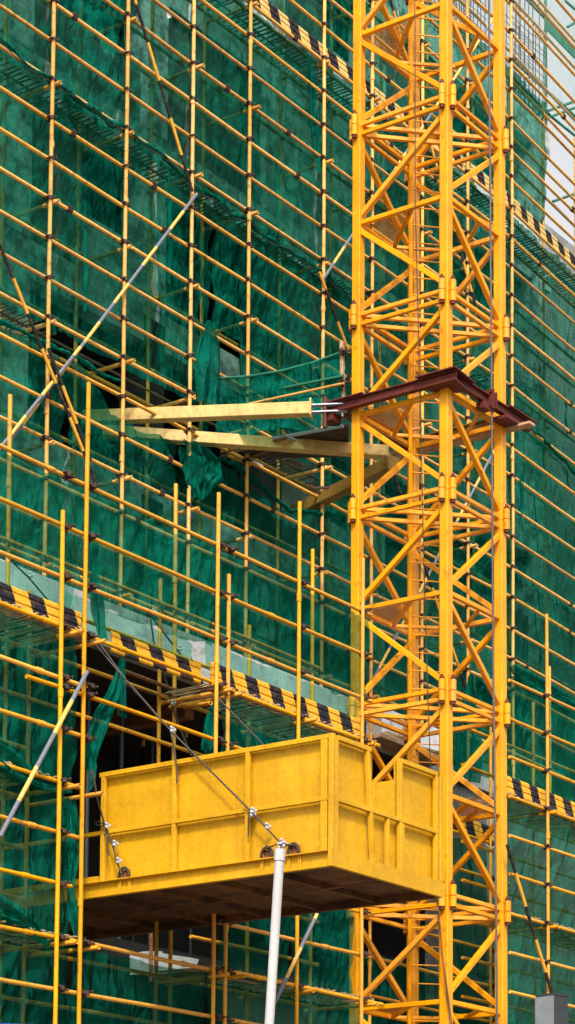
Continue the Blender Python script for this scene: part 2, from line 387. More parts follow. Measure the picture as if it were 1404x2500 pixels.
for k, z in zip(range(-12, 17), ZL):
    jx = [XL]+sorted(random.uniform(XL+2, 34) for _ in range(2))+[XB]
    m = MB()
    dz = random.uniform(-.02, .02); pts = [(XL, YU, z+dz)]
    for x in UX: pts.append((x, YU+random.uniform(-.004, .004), z+dz+random.uniform(-.014, .014)))
    pts += [(x, yu(x), z+dz+random.uniform(-.015, .015)) for x in (38, 40, 42, 44, 46, XR)]
    if k in (-8,): pts = [p for p in pts if p[0] > 0]
    m.path(pts, PR, 12)
    lg = build('ledger', m, 'pipe', SU)
    for q in random.sample(range(len(pts)-2), 3):
        a = Vector(pts[q]); b = Vector(pts[q+1]); c = a.lerp(b, random.uniform(.25, .75)); d = (b-a).normalized()
        m = MB().tube(c-d*.05, c+d*.05, PR*1.35, 10); m.bar(c-d*.045+Vector((0, -.03, .035)), c+d*.045+Vector((0, -.03, .035)), .03, .03); m.tube(c+Vector((0, -.02, -.05)), c+Vector((0, -.02, .075)), .011, 6)
        build('sleeve', m, 'clamp', lg)
    if k % 3 != 2:
        mi = MB(); x0i = XL
        mi.path([(x0i, YUI, z+dz), (XB, YUI, z+dz+.02), (XR, yu(XR, YUI), z+dz)], PR, 8); build('inner_ledger', mi, 'pipe', SU)
    for i, x in enumerate(UX):
        P = W(0, 0, 1)
        cands.append(((x, YU, z), ups[i]))
    if k % 3 == 0:
        for x in UX[:-1]:
            zz = z-.058; off = random.choice((.055, .06)); yo = random.uniform(.10, .22)
            build('transom', MB().tube((x+off, YU-yo, zz), (x+off, YUI+.12, zz), PR, 12, hollow=True), 'pipe', SU)
        m = MB(); x = XL                         # deck of battens
        if k not in (0, -6, 6): continue
        while x < (XB if k != 6 else XR):
            pd = XA(0, 1, 0) if False else 0
            if random.random() > .04 and not (k == -6 and (SKA < x < SKB or SKC < x < SKD)):
                y0 = yu(x, YU)+.22+random.uniform(-.03, .05)
                m.bar((x, y0, z+.035+random.uniform(-.008, .008)), (x+random.uniform(-.03, .03), yu(x, YUI)+random.uniform(-.02, .05), z+.035), .03, .014)
            x += random.uniform(.07, .13)
        m.path([(XL, yu(XL)+.5, z+.05), (XB, yu(XB)+.5, z+.05)] + ([(XR, yu(XR)+.5, z+.05)] if k == 6 else []), .02, 6)
        build('walkway_deck', m, 'timber_dk', SU)
def in_view(p):
    v = Vector(p)-CAMP; d = v.dot(FWD); return PPX+FPX*v.dot(RGT)/d, PPY-FPX*v.dot(UPV)/d
vis = []
for p, u in cands:
    px, py = in_view(p)
    if -20 < px < 1420 and -20 < py < 1750: vis.append((p, u))
vis.sort(key=lambda t: (Vector(t[0])-CAMP).length)
for p, u in vis[:98]: put_coupler(p[0], p[1], p[2], u)
stuff_couplers([p for p, u in vis[98:]], SU)
# striped braces of the upper scaffold
def brace(a, b, Y, mat, label, par=SU, r=.025):
    striped('brace', W(a[0], a[1], Y), W(b[0], b[1], Y), r, mat, par, label)
brace((470, 468), (312, -60), YU-.11, 'st_black', 'black and yellow diagonal pole leaning down from the top edge to the green ties')
brace((14, 1090), (480, 474), YU-.11, 'st_grey', 'long grey and cream diagonal pole rising to the right')
brace((-20, 1120), (196, 848), YU-.17, 'st_grey', 'short grey and cream pole clamped alongside the long diagonal')
brace((236, 1182), (-24, 540), YU-.21, 'st_blackp', 'black and yellow pole crossing the grey diagonal at lower left')
brace((222, 1125), (118, 850), YU-.25, 'st_black', 'short black and yellow pole doubled against the crossing brace')
brace((788, 684), (1216, 28), YU-.11, 'st_grey', 'grey and cream diagonal rising behind the crane mast')
brace((988, 1232), (780, 664), YU-.13, 'st_black', 'black and yellow diagonal running down behind the left mast leg')
brace((1172, 785), (945, -30), YU-.15, 'st_black', 'black and yellow diagonal behind the upper mast')
brace((900, 1680), (1208, 1098), YU-.11, 'st_grey', 'grey and cream diagonal rising behind the lower mast')
brace((1148, 1712), (1008, 1296), YU-.15, 'st_black', 'black and yellow diagonal crossing behind the lower mast')
SF = empty('scaffold', (38, 24.2, zr_top), 'green wrapped far poles crossing the white sky at the top right', 'scaffold')
for (a, b, c, d, w_) in ((1283, 0, 1404, 128, .0), (1247, 142, 1404, 292, .035), (1247, 186, 1345, 284, .035), (1345, 284, 1404, 338, .03), (1300, 284, 1404, 244, .032), (1320, 294, 1404, 260, .028), (1380, 2, 1404, 30, .03), (1386, 66, 1404, 50, .03), (1350, 492, 1404, 470, .03), (1352, 500, 1404, 560, .028), (1332, -30, 1333, 352, .034)):
    if w_ == 0:
        P = [W(1330, 28, 24.2), W(1404, 112, 24.2), W(1420, 150, 24.2), W(1404, 142, 24.2), W(1336, 72, 24.2)]
        build('folded_net', MB().poly(P, (0, .03, 0)), 'green_wrap', SF); build('ledger', MB().tube(W(1283, -5, 24.3), W(1420, 140, 24.3), .03, 8), 'green_wrap', SF)
    else: build('ledger' if abs(a-c) > 5 else 'upright', MB().tube(W(a, b, 24.2), W(c+(8 if c == 1404 else 0), d, 24.2), w_, 8), 'green_wrap', SF)
# toe boards
def toe_mb(x0, x1, z, Yf, h, bend=False):
    m = MB(); prof = [(0, 0), (-.012, .02), (-.012, h*.30), (0, h*.34), (0, h*.38), (-.012, h*.42), (-.012, h*.66), (0, h*.70), (0, h*.74), (-.012, h*.78), (-.012, h-.02), (0, h)]
    xs = []; x = x0
    while x < x1: xs.append(x); x += .35
    xs.append(x1); P = []
    for x in xs:
        w = .008*noise.noise(Vector((x*1.3, z, 0))); yb = Yf+((max(0, x-XB))*BEND if bend else 0)
        lean = .015*noise.noise(Vector((x*.4, 3, z)))
        for (a, b) in prof: P.append(Vector((x, yb+a+w+lean*b/h, z+b+.01*noise.noise(Vector((x*.6, 9, z))))))
    m.quadgrid(P, len(xs), len(prof), False); b = len(m.v)
    P2 = [p+Vector((0, .018, 0)) for p in P]; m.quadgrid(P2, len(xs), len(prof), False)
    return m
zt = z0+3.6
for (a, b) in ((20.5, UX[3]-.2), (UX[3]-.18, UX[5]+.3), (UX[5]+.32, UX[7]+.2), (UX[7]+.22, 38.6), (38.62, XR)):
    build('toe_board', toe_mb(a, b, zt+.03, YU+.03, .26, True), 'toe_far', SU, org=(a, YU, zt))
# ------------------------------------------------------------------ nets
def edge_fn(pts, Y):
    q = sorted([(W(px, py, Y).x, W(px, py, Y).z) for px, py in pts])
    def f(x):
        if x <= q[0][0]: a, b = q[0], q[1]
        elif x >= q[-1][0]: a, b = q[-2], q[-1]
        else:
            for i in range(len(q)-1):
                if q[i][0] <= x <= q[i+1][0]: a, b = q[i], q[i+1]; break
        return a[1]+(b[1]-a[1])*(x-a[0])/(b[0]-a[0]+1e-9)
    return f
def lvl(z): return lambda x: z
NETN = 0
def net(label, x0, x1, bot, top, Y, mat='net', amp=.05, fold=.02, seed=None, sag=.08, bend=False, name='safety_net', folddir=0, uxs=None, group='green safety nets tied to the scaffolds', ragged=.02, cell=.07, levels=None):
    """one hanging sheet: bot(x), top(x) heights; pinned at the pipes, billowing between"""
    global NETN; NETN += 1; s = seed if seed is not None else NETN*17.3
    fold = max(fold, .05)*1.25; cell = .045
    if folddir == 0: folddir = (-1)**NETN*(.3+.5*((NETN*.37) % 1))
    nu = max(8, int((x1-x0)/cell)); hz = top((x0+x1)/2)-bot((x0+x1)/2); nv = max(8, int(hz/cell))
    uxs = UX if uxs is None else uxs
    P = []
    for i in range(nu+1):
        u = i/nu; x = x0+(x1-x0)*u
        dist = min([abs(x-q) for q in uxs]+[1.0]); span = min(1, dist/.75)
        zb = bot(x)-sag*math.sin(span*math.pi/2)*(.6+.6*noise.noise(Vector((x*2.1, s, 0)))) + ragged*noise.noise(Vector((x*9, s, 1)))
        ztp = top(x)-.4*sag*span*(.5+noise.noise(Vector((x*1.7, s, 4))))
        for j in range(nv+1):
            v = j/nv; z = zb+(ztp-zb)*v
            led = ((z-z0) % .6)/.6; pin = abs(math.sin(led*math.pi)) if levels is None else abs(math.sin(((z-levels) % .6)/.6*math.pi))
            a = amp*(.25+.75*pin)*(.35+.65*span)
            n1 = noise.noise(Vector((x*.9, z*.9, s)))
            n2 = noise.noise(Vector((x*2.6+z*folddir, z*1.1, s+5)))
            n3 = noise.noise(Vector((x*6+z*folddir*2.4, z*1.6, s+9)))
            if True:
                n4 = noise.noise(Vector((x*4.2+z*folddir*3.2, z*.8-x*.5, s+13))); n5 = noise.noise(Vector((x*8+z*folddir*6, z*1.4, s+17)))
                n3 = .4*abs(n3)+1.7*(.5-abs(n4))+.35*(.5-abs(n5))
            yy = Y+.01+a*(.75+1.3*n1)+fold*(1.2*n2+1.2*abs(n3))
            # tie creases fanning up from the posts
            yy = max(yy, Y+.004)
            if bend: yy += max(0, x-XB)*BEND
            xx = x+(.06*noise.noise(Vector((z*2, s, x))) if (i == 0 or i == nu) else 0)
            P.append(Vector((xx, yy, z)))
    m = MB(); m.quadgrid(P, nu+1, nv+1)
    return build(name, m, mat, None, label, 'safety net', group)
YN = YU+.03
L0, L1, L2, Lm1, Lm2, Lm3, L4 = z0, z0+1.8, z0+3.6, z0-1.8, z0-3.6, z0-5.4, z0+7.2
# ragged seam under level 0 (row A bottom)
seam0 = edge_fn([(-40, 60), (10, 105), (60, 158), (115, 192), (125, 200), (180, 232), (230, 265), (262, 300), (303, 312), (330, 335), (380, 362), (440, 425), (475, 462), (520, 478), (560, 520), (600, 536), (640, 575), (700, 600), (745, 640), (785, 668), (840, 712), (903, 770), (960, 800), (1026, 860), (1136, 950), (1244, 1010), (1300, 1042), (1404, 1130)], YN)
seam0t = lambda x: min(seam0(x)+.02, L0+.03) if True else 0
net('dark green net with long creases left of the first upright, top left corner', XL, UX[0]+.02, lambda x: seam0(x), lvl(L2+.3), YN, amp=.06, fold=.03)
net('green net gathered into deep vertical folds between the first and second uprights', UX[0]+.05, UX[1], lambda x: seam0(x), lvl(L2+.35), YN-.01, 'net_fold', amp=.06, fold=.08, folddir=.5, sag=.22)
net('green net with tent-like creases under the black and yellow brace', UX[1]-.02, UX[2]+.05, lambda x: seam0(x), lvl(L2+.3), YN, amp=.07, fold=.05, sag=.14, folddir=-.8)
net('smooth dark green net between the third and fourth uprights at the top', UX[2]+.07, UX[3], lambda x: seam0(x), lvl(L2+.1), YN, amp=.05, fold=.015)
net('green net with a pale vertical seam fold left of the fifth upright', UX[3]-.02, UX[4]-.02, lambda x: seam0(x), lvl(L2), YN, amp=.06, fold=.04, folddir=.3)
net('loose creased green net hanging below the striped board left of the mast', UX[4], UX[5]+.7, lambda x: seam0(x), lvl(L2+.02), YN-.01, amp=.06, fold=.06, folddir=.5)
net('green net seen through the mast lattice below the striped board', UX[5]+.72, XB+.02, lambda x: seam0(x), lvl(L2), YN, amp=.05, fold=.04, folddir=.3)
net('green net above the striped board in the top middle of the photo', UX[3]-1.0, UX[5]+1.0, lvl(L2+.28), lvl(L4), YN, amp=.05, fold=.03)
zr = ZA(1250, 240, 23.4)
net('dark green net behind the mast top under the roof slab', UX[5]+1.02, XB, lvl(L2+.28), lambda x: zr-.9, YN+.02, amp=.05, fold=.03)
net('sheer pale green net over the rebar against the white sky', UX[5]+1.02, 47.9, lambda x: zr-.88, lvl(z0+10), YN+.02, 'net_clear', amp=.05, fold=.02, bend=True)
net('wide green net right of the mast below the white sky', XB+.02, XA(1350, YN, 400), lvl(L2+.25), lambda x: zr-.89, YN, amp=.07, fold=.04, bend=True, folddir=-.3)
net('green net at the right edge under the far striped board', XB+.02, 47.9, lambda x: seam0(x), lvl(L2+.0), YN+.01, amp=.08, fold=.05, bend=True, folddir=-.2)
# row B
seam2 = edge_fn([(-40, 755), (40, 790), (90, 822), (122, 838), (160, 850), (250, 905), (290, 925), (350, 950), (400, 985), (457, 1000), (520, 1010), (600, 1050), (785, 1190), (903, 1285), (1026, 1365), (1136, 1425), (1244, 1495), (1404, 1575)], YN)
net('pale green net with concrete showing through at the left edge middle', XL, UX[0]+.35, lambda x: max(Lm2-.05, seam2(x)), lambda x: seam0(x)+.16, YN+.03, amp=.07, fold=.03)
net('green net panel below the ragged seam right of the first upright', UX[0]+.37, UX[1]+.9, lambda x: Lm2+.0, lambda x: seam0(x)+.0, YN+.02, amp=.08, fold=.03, sag=.05)
net('green net panel crossed by the long grey and cream pole', UX[1]+.92, UX[2]+.5, lambda x: Lm2+.0, lambda x: seam0(x)+.02, YN+.02, amp=.06, fold=.04, folddir=.4, sag=.06)
net('green net panel whose right edge hangs beside a dark opening', UX[2]+.52, XA(528, YN, 850), lambda x: Lm2-.2, lambda x: seam0(x)+.02, YN+.02, amp=.06, fold=.06, sag=.3)
net('pale faded green net in the middle of the facade below the ragged seam', XA(534, YN, 700), UX[4], lambda x: Lm1-.35 if x < UX[3]+.02 else Lm2+.02, lambda x: seam0(x)+.02, YN+.02, amp=.07, fold=.03, sag=.1)
net('green net behind the left mast leg above the walkway', UX[4]+.02, UX[5]+.5, lvl(Lm2), lambda x: seam0(x)+.1, YN+.02, amp=.06, fold=.04)
net('green net seen through the mast lattice at the oxide collar', UX[5]+.52, XB, lvl(Lm2), lambda x: seam0(x)+.1, YN+.02, amp=.06, fold=.04)
net('green net right of the mast between its collar and the far striped board', XB+.02, 47.9, lvl(Lm2+.0), lambda x: seam0(x)+.02, YN+.03, amp=.08, fold=.04, bend=True)
# row C
topC = edge_fn([(-40, 770), (60, 805), (122, 838), (190, 866), (226, 890), (256, 950), (284, 1016), (300, 1022), (400, 1068), (457, 1092), (560, 1130), (620, 1180), (700, 1235), (785, 1260), (850, 1225), (903, 1262)], YN)
net('dark green net at the lower left behind the crossed poles', XL, UX[0]+.6, lvl(UPOD_BASE+.2), lambda x: min(Lm2-.02, topC(x)), YN+.01, amp=.08, fold=.04, folddir=.5)
net('sagging green net below the ragged dark opening near the cream beams', UX[0]+.62, UX[2]-.1, lvl(UPOD_BASE+.2), lambda x: min(Lm2-.02, topC(x)+.05), YN+.0, amp=.08, fold=.08, folddir=.9)
net('dark green net under the cream beams with folds', UX[2]-.08, UX[4]+.1, lvl(UPOD_BASE+.2), lambda x: min(Lm2-.02, topC(x)+.03), YN+.02, amp=.08, fold=.07, folddir=-.6)
net('green net behind the left mast leg below the dark beam', UX[4]+.12, UX[6], lvl(UPOD_BASE+.2), lambda x: Lm2-.04, YN+.02, amp=.06, fold=.04)
net('green net seen through the lower mast lattice', UX[6]+.02, XB, lvl(UPOD_BASE+.2), lambda x: Lm2-.04, YN+.02, amp=.06, fold=.04)
net('green net right of the lower mast above the podium net', XB+.02, 47.9, lvl(UPOD_BASE+.2), lambda x: Lm2-.03, YN+.02, amp=.08, fold=.04, bend=True)
# hems: rolled ragged net edges and their tie rope along the seams
def hem(label, fn, x0, x1, Y, r0, mat='net_thick', sd=1, dz=0, bend=False, name='net_hem'):
    pts = []; rr = []; x = x0
    while x < x1:
        dist = min([abs(x-q) for q in UX]+[.9]); sp = math.sin(min(1, dist/.75)*math.pi/2)
        z = fn(x)+dz-.10*sp*(.5+.9*noise.noise(Vector((x*1.4, sd, 0))))+.03*noise.noise(Vector((x*6, sd, 2)))
        pts.append((x, Y-.02+.03*noise.noise(Vector((x*3, sd, 5)))+(max(0, x-XB)*BEND if bend else 0), z)); rr.append(r0*(.5+1.1*abs(noise.noise(Vector((x*2.3, sd, 8))))+.25*abs(noise.noise(Vector((x*11, sd, 8)))))); x += .05
    build(name, MB().path(pts, rr, 7), mat, None, label, 'net edge')
hem('rolled ragged net edge running down from the top left to the second brace foot', seam0, XL, UX[2]+.3, YN-.03, .05, sd=1)
hem('rolled net edge drooping from the brace foot down to the left mast leg', seam0, UX[2]+.34, UX[5], YN-.03, .05, sd=2)
hem('rolled net edge on the far side of the mast below the oxide collar', seam0, XB+.1, 40, YN-.03, .05, sd=3, bend=True)
hem('dark tie rope strung along the ragged net seam', seam0, XL, UX[5]+.2, YN-.07, .012, 'cable', sd=4, dz=-.06, name='tie_rope')
hem('rolled net edge along the ledger left of the dark opening', seam2, XL, UX[1], YN-.02, .04, sd=5, dz=-.04)
hem('rolled dark net edge sagging below the cream beams toward the mast', topC, UX[2]+.2, UX[4]+.4, YN-.05, .06, 'net_thick', sd=6)
# loose hanging bundles
def ribbon(name, label, pts, widths, depth, mat='net_thick', folds=3, axis=(1, 0, 0), nv=40, cat='hanging net', seed=1):
    pts = [Vector(p) for p in pts]; ax = Vector(axis).normalized(); m = MB(); P = []; nseg = len(pts)-1; per = 9; N_ = nseg*per
    for i in range(N_+1):
        t = i/per; k = min(int(t), nseg-1); f = t-k; f2 = f*f*(3-2*f)
        c = pts[k].lerp(pts[k+1], f); w = widths[k]*(1-f2)+widths[k+1]*f2; dd = depth*(.3+min(1, w*3))*.8
        for j in range(nv+1):
            v = j/nv-.5; nn = noise.noise(Vector((v*4, i*.06, seed)))+.35*noise.noise(Vector((v*14, i*.05, seed+3)))
            off = Vector((0, 1, 0))*(dd*math.sin(v*folds*2*math.pi+nn*3+i*.06)) if abs(ax.y) < .5 else Vector((1, 0, 0))*(dd*math.sin(v*folds*2*math.pi+nn*3+i*.06))
            P.append(c+ax*(w*v*(1+.15*nn))+off+Vector((0, 0, .03*noise.noise(Vector((v*3, i*.1, seed))))))
    m.quadgrid(P, N_+1, nv+1)
    return build(name, m, mat, None, label, cat)
Yb = YN-.14
ribbon('net_bundle', 'crumpled green net bundle hanging under the two cream beams', [W(478, 1085, Yb), W(500, 1120, Yb), W(505, 1150, Yb), W(488, 1185, Yb), W(485, 1218, Yb)], [.55, .85, .95, .6, .25], .09, folds=2, seed=3)
ribbon('net_bundle', 'vertical green net swag beside the dark opening above the cream beams', [W(512, 785, Yb), W(512, 850, Yb), W(510, 920, Yb), W(510, 990, Yb)], [.15, .45, .55, .5], .06, folds=2, seed=8)
def seam(label, pts, w=.10, sd=1):
    ribbon('net_fold', label, [W(a, b, YN-.03) for a, b in pts], [w*.5]+[w]*(len(pts)-2)+[w*.7], .03, folds=1, nv=14, seed=sd, cat='net fold')
seam('pale vertical net fold hanging from the ledger in the upper middle', [(678, 328), (676, 400), (675, 490), (680, 572)], .09, 31)
seam('narrow dark vertical net fold near the third upright', [(413, 408), (413, 500), (414, 600), (411, 690)], .10, 32)
seam('thin vertical net fold above the middle of the long grey pole', [(208, 560), (209, 660), (206, 760)], .10, 33)
seam('wide vertical net fold between the fifth upright and the mast', [(752, 130), (762, 230), (768, 330), (776, 420)], .22, 34)
seam('long net fold just right of the mast', [(1282, 1130), (1270, 1180), (1275, 1230), (1268, 1260)], .16, 35)
# ------------------------------------------------------------------ lower scaffold
YL = 17.5; YLI = 18.35
zl0 = ZA(155, 1532, YL)                       # working level with the striped toe board
LZ = [zl0+.6*k for k in range(-9, 4)]
def LX(px, py=1500): return XA(px, YL, py)
print('lower', zl0, LX(155), LX(216), LX(533), LX(886))
ZB = 0.0
SL = empty('scaffold', (LX(155), YL, 0), 'near yellow pole scaffold at the lower left with the platform poking through it', 'scaffold')
lowU = []
for px, py in ((155, 1247), (216, 935), (533, 1203), (559, 1402), (732, 1225), (886, 1362)):
    P = W(px, py, YL-.055); yb = W(px-(8 if px < 300 else 4), 2480, YL-.055)
    lowU.append(upright('upright', P.x, YL-.055, ZB, P.z, 'pipe_low', SL, tilt=0, r=.026))
LUX = [LX(155), LX(216), LX(533), LX(559), LX(732), LX(886)]
for px, py in ((34, 962), (82, 1440), (400, 1412), (438, 1180), (617, 1525), (771, 1340)):
    P = W(px, py, YLI); upright('upright', P.x, YLI+.05, ZB, P.z, 'pipe_low', SL, r=.026)
xl_, xr_ = LX(155)-2.2, LX(886)+.15
cl = []
for k in range(-9, 4):
    z = zl0+.6*k
    segs = [(xl_, xr_)]
    if k == -1: segs = [(xl_, LX(212)), (LX(68), xr_)]
    if k == -2: segs = [(xl_, LX(216)+.03), (LX(732)-.4, xr_)]
    if k == -3: segs = [(xl_, LX(190, 1930)), (LX(732)-.2, xr_)]
    if k == -4: segs = [(xl_, LX(186, 2070)), (LX(540)-.02, xr_)]
    if k == -5: segs = [(xl_, LX(166, 2190)), (LX(540)-.02, xr_)]
    if k == 0: segs = [(xl_, LX(216)+.12), (LX(240, 1560), LX(524, 1680)), (LX(524)-.05, xr_+.2)]
    if k == -6: segs = [(xl_, LX(190)), (LX(205), LX(560)), (LX(560)-.03, xr_+.3)]
    for si, (a, b) in enumerate(segs):
        dz = (-.10 if (k == -1 and si == 1) else 0)+random.uniform(-.012, .012)
        n = max(2, int((b-a)/1.2)); yy = YL+(.0 if si % 2 == 0 else .005)
        pts = [(a+(b-a)*i/n, yy, z+dz+(random.uniform(-.012, .012))) for i in range(n+1)]
        m = MB().path(pts, .026, 12)
        for _ in range(1):
            q = random.randrange(n); A = Vector(pts[q]); B = Vector(pts[q+1]); c = A.lerp(B, .4); d = (B-A).normalized()
            m.tube(c-d*.055, c+d*.055, .034, 10)
        m.tube(Vector(pts[-1])-Vector((.001, 0, 0)), Vector(pts[-1])+Vector((.04, 0, 0)), .026, 12, hollow=True)
        build('ledger', m, 'pipe_low', SL)
        for i, x in enumerate(LUX):
            if a-.05 <= x <= b+.05: cl.append(((x, YL, z+dz), lowU[i]))
    if k <= 2:
        isegs = [(xl_, xr_)] if k not in (-2, -3, -4, -5) else [(xl_, LX(200)), (LX(600), xr_)]
        for a, b in isegs: build('inner_ledger', MB().path([(a, YLI, z-.03), ((a+b)/2, YLI, z-.02), (b, YLI, z-.03)], .026, 10), 'pipe_low', SL)
    if k % 3 == 0 and k < 3:
        for x in LUX:
            zz = z-.07
            build('transom', MB().tube((x+.06, YL-random.uniform(.16, .26), zz), (x+.06, YLI+.15, zz), .026, 12, hollow=True), 'pipe_low', SL)
        for xa, xb_ in (((xl_, LX(216)+.05), (LX(533), xr_+.3)) if k != -3 else ((xl_, LX(150)), (LX(640), xr_+.3))):
            m = MB(); x = xa
            while x < xb_:
                if random.random() > .05:
                    m.bar((x, YL+.05+random.uniform(-.09, .02), z+.04+random.uniform(-.006, .006)), (x+random.uniform(-.04, .04), YLI+random.uniform(0, .06), z+.04), .03, .014)
                x += random.uniform(.05, .08)
            build('walkway_deck', m, 'batten', SL)
cl.sort(key=lambda t: (Vector(t[0])-CAMP).length)
for p, u in cl[:98]: put_coupler(p[0], p[1], p[2], u)
# inner rails crossing the opening
for a, b in (((300, 1637), (515, 1718)), ((300, 1668), (470, 1722))):
    build('inner_ledger', MB().tube(W(a[0], a[1], YLI), W(b[0], b[1], YLI), .026, 12, hollow=True), 'rust', SL)
build('transom', MB().tube(W(515, 1716, YL+.02), W(448, 1726, YLI), .026, 12, hollow=True), 'pipe_low', SL)
build('transom', MB().tube(W(455, 1692, YLI), W(528, 1682, YL), .02, 10, hollow=True), 'rust', SL)
zt = zl0+.035
build('toe_board', toe_mb(xl_, LX(212, 1555), zt, YL+.10, .27), 'toe', SL, org=(xl_, YL, zt), label='striped board left of the tall upright')
build('toe_board', toe_mb(LX(305, 1600), LX(524), zt+.0, YL+.22, .25), 'toe', SL, org=(LX(305), YL, zt), label='tilted striped board above the dark opening')
build('toe_board', toe_mb(LX(528), LX(905), zt, YL+.08, .27), 'toe', SL, org=(LX(528), YL, zt), label='striped board running down toward the mast')
brace((0, 2042), (213, 1640), YL-.13, 'st_grey', 'yellow and grey pole at the lower left edge', SL, .026)
brace((664, 2462), (774, 2232), YL-.12, 'st_grey', 'yellow and grey pole under the platform', SL, .026)
# nets of the lower scaffold
YM = YL+.032
GL = 'green safety nets tied to the scaffolds'
kw = dict(mat='net_low', uxs=LUX, levels=zl0)
topL = lambda x: zl0+1.8-.02
net('smooth green net left of the tall upright above the striped board', xl_, LX(216)-.02, lvl(zl0+.62), topL, YM, amp=.04, fold=.015, sag=.06, **kw)
net('thin green net draped over the concrete parapet at the left edge', xl_, LX(216)-.01, lvl(zl0+.27), lvl(zl0+.66), YM+.16, 'net_sheer', amp=.03, fold=.01, uxs=LUX, levels=zl0)
net('green net between the tall upright and the next pair of uprights', LX(218), LX(533)+.02, lvl(zl0+.52), topL, YM+.0, amp=.05, fold=.02, sag=.08, **kw)
net('green net between the pair of uprights and the mast', LX(533)+.04, LX(912, 1550), lvl(zl0+.60), topL, YM+.01, amp=.05, fold=.02, sag=.06, **kw)
net('thin green net over the pale concrete between the pair of uprights and the mast', LX(533)+.04, LX(912, 1600), lvl(zl0+.27), lvl(zl0+.62), YM+.16, 'net_sheer', amp=.03, fold=.01, uxs=LUX, levels=zl0)
net('thin green net over the pale concrete above the dark opening', LX(208), LX(540), lvl(zl0+.18), lvl(zl0+.62), YM+.30, 'net_sheer', amp=.03, fold=.01, uxs=LUX, levels=zl0)
net('green net below the striped board at the left edge with poles showing through', xl_, LX(205), lvl(zl0-1.85), lvl(zl0-.01), YM+.02, amp=.06, fold=.03, sag=.12, **kw)
net('green net with a draped swag at the left edge beside the platform', xl_, LX(178, 2100), lvl(zl0-3.62), lvl(zl0-1.87), YM+.02, amp=.07, fold=.05, sag=.10, folddir=.8, **kw)
net('dark green net along the bottom left corner', xl_, LX(205), lvl(zl0-5.6), lvl(zl0-3.64), YM+.02, amp=.07, fold=.04, sag=.06, **kw)
net('dark green net at the bottom below the concrete chunk', LX(207), LX(528), lvl(zl0-5.6), lvl(zl0-3.64), YM+.02, amp=.06, fold=.03, sag=.10, **kw)
net('green net under the platform between the paired uprights and the white pipe', LX(565), LX(732), lvl(zl0-3.60), lvl(zl0-1.9), YM+.02, amp=.06, fold=.03, **kw)
net('green net under the platform beside the mast with a pale streak', LX(733), LX(880), lvl(zl0-3.60), lvl(zl0-1.9), YM+.02, amp=.06, fold=.05, folddir=.8, **kw)
net('green net at the bottom middle behind the white pipe', LX(530), LX(905), lvl(zl0-5.6), lvl(zl0-3.64), YM+.02, amp=.06, fold=.03, **kw)
net('green net below the striped board right of the paired uprights', LX(562), LX(885), lvl(zl0-1.9), lvl(zl0-.02), YM+.02, amp=.05, fold=.03, **kw)
Yr = YM+.06
ribbon('net_bundle', 'green net strip tied to a rail and swept down left over the dark opening', [W(300, 1610, Yr), W(280, 1690, Yr), W(245, 1760, Yr), W(222, 1830, Yr), W(215, 1880, Yr)], [.10, .20, .28, .26, .16], .03, folds=1.5, seed=5, cat='hanging net')
ribbon('net_bundle', 'narrow green net strip hanging straight down over the dark opening', [W(301, 1612, Yr-.05), W(300, 1680, Yr-.05), W(299, 1730, Yr-.05), W(301, 1752, Yr-.05)], [.05, .10, .12, .12], .02, folds=1.5, seed=6)
ribbon('net_bundle', 'green net strip hanging left of the paired uprights', [W(524, 1708, Yr), W(514, 1770, Yr), W(508, 1840, Yr)], [.06, .20, .26], .025, folds=1.5, seed=7)
ribbon('net_bundle', 'dark green net edge gathered behind the lower left upright', [W(168, 1950, Yr), W(184, 2060, Yr), W(172, 2160, Yr), W(178, 2240, Yr), W(196, 2330, Yr)], [.16, .26, .12, .18, .06], .04, folds=1.5, seed=9)
ribbon('net_bundle', 'pale green net swag slumped on the ledger at the left edge beside the lower uprights', [W(-20, 2215, Yr-.08), W(30, 2240, Yr-.08), W(75, 2262, Yr-.08), W(118, 2308, Yr-.08)], [.34, .30, .22, .06], .05, folds=1.6, seed=15, axis=(.15, 0, 1))
ribbon('net_bundle', 'bright green net swag bunched at the left edge below the yellow and grey pole', [W(-20, 1830, Yr-.08), W(30, 1868, Yr-.08), W(90, 1905, Yr-.08), W(150, 1925, Yr-.08)], [.34, .32, .22, .10], .05, folds=1.6, seed=16, axis=(.15, 0, 1))
ribbon('net_bundle', 'frayed green net knot tied to the tall upright at the platform corner', [W(222, 1840, Yr-.06), W(228, 1868, Yr-.06), W(226, 1895, Yr-.06), W(220, 1930, Yr-.06)], [.04, .14, .10, .05], .03, folds=1.5, seed=11)
ribbon('net_bundle', 'dark green net fold hanging beside the tall upright over the pale parapet', [W(235, 1300, Yr-.02), W(232, 1400, Yr-.02), W(240, 1500, Yr-.02), W(250, 1558, Yr-.02)], [.05, .10, .22, .20], .04, folds=1.5, seed=12)
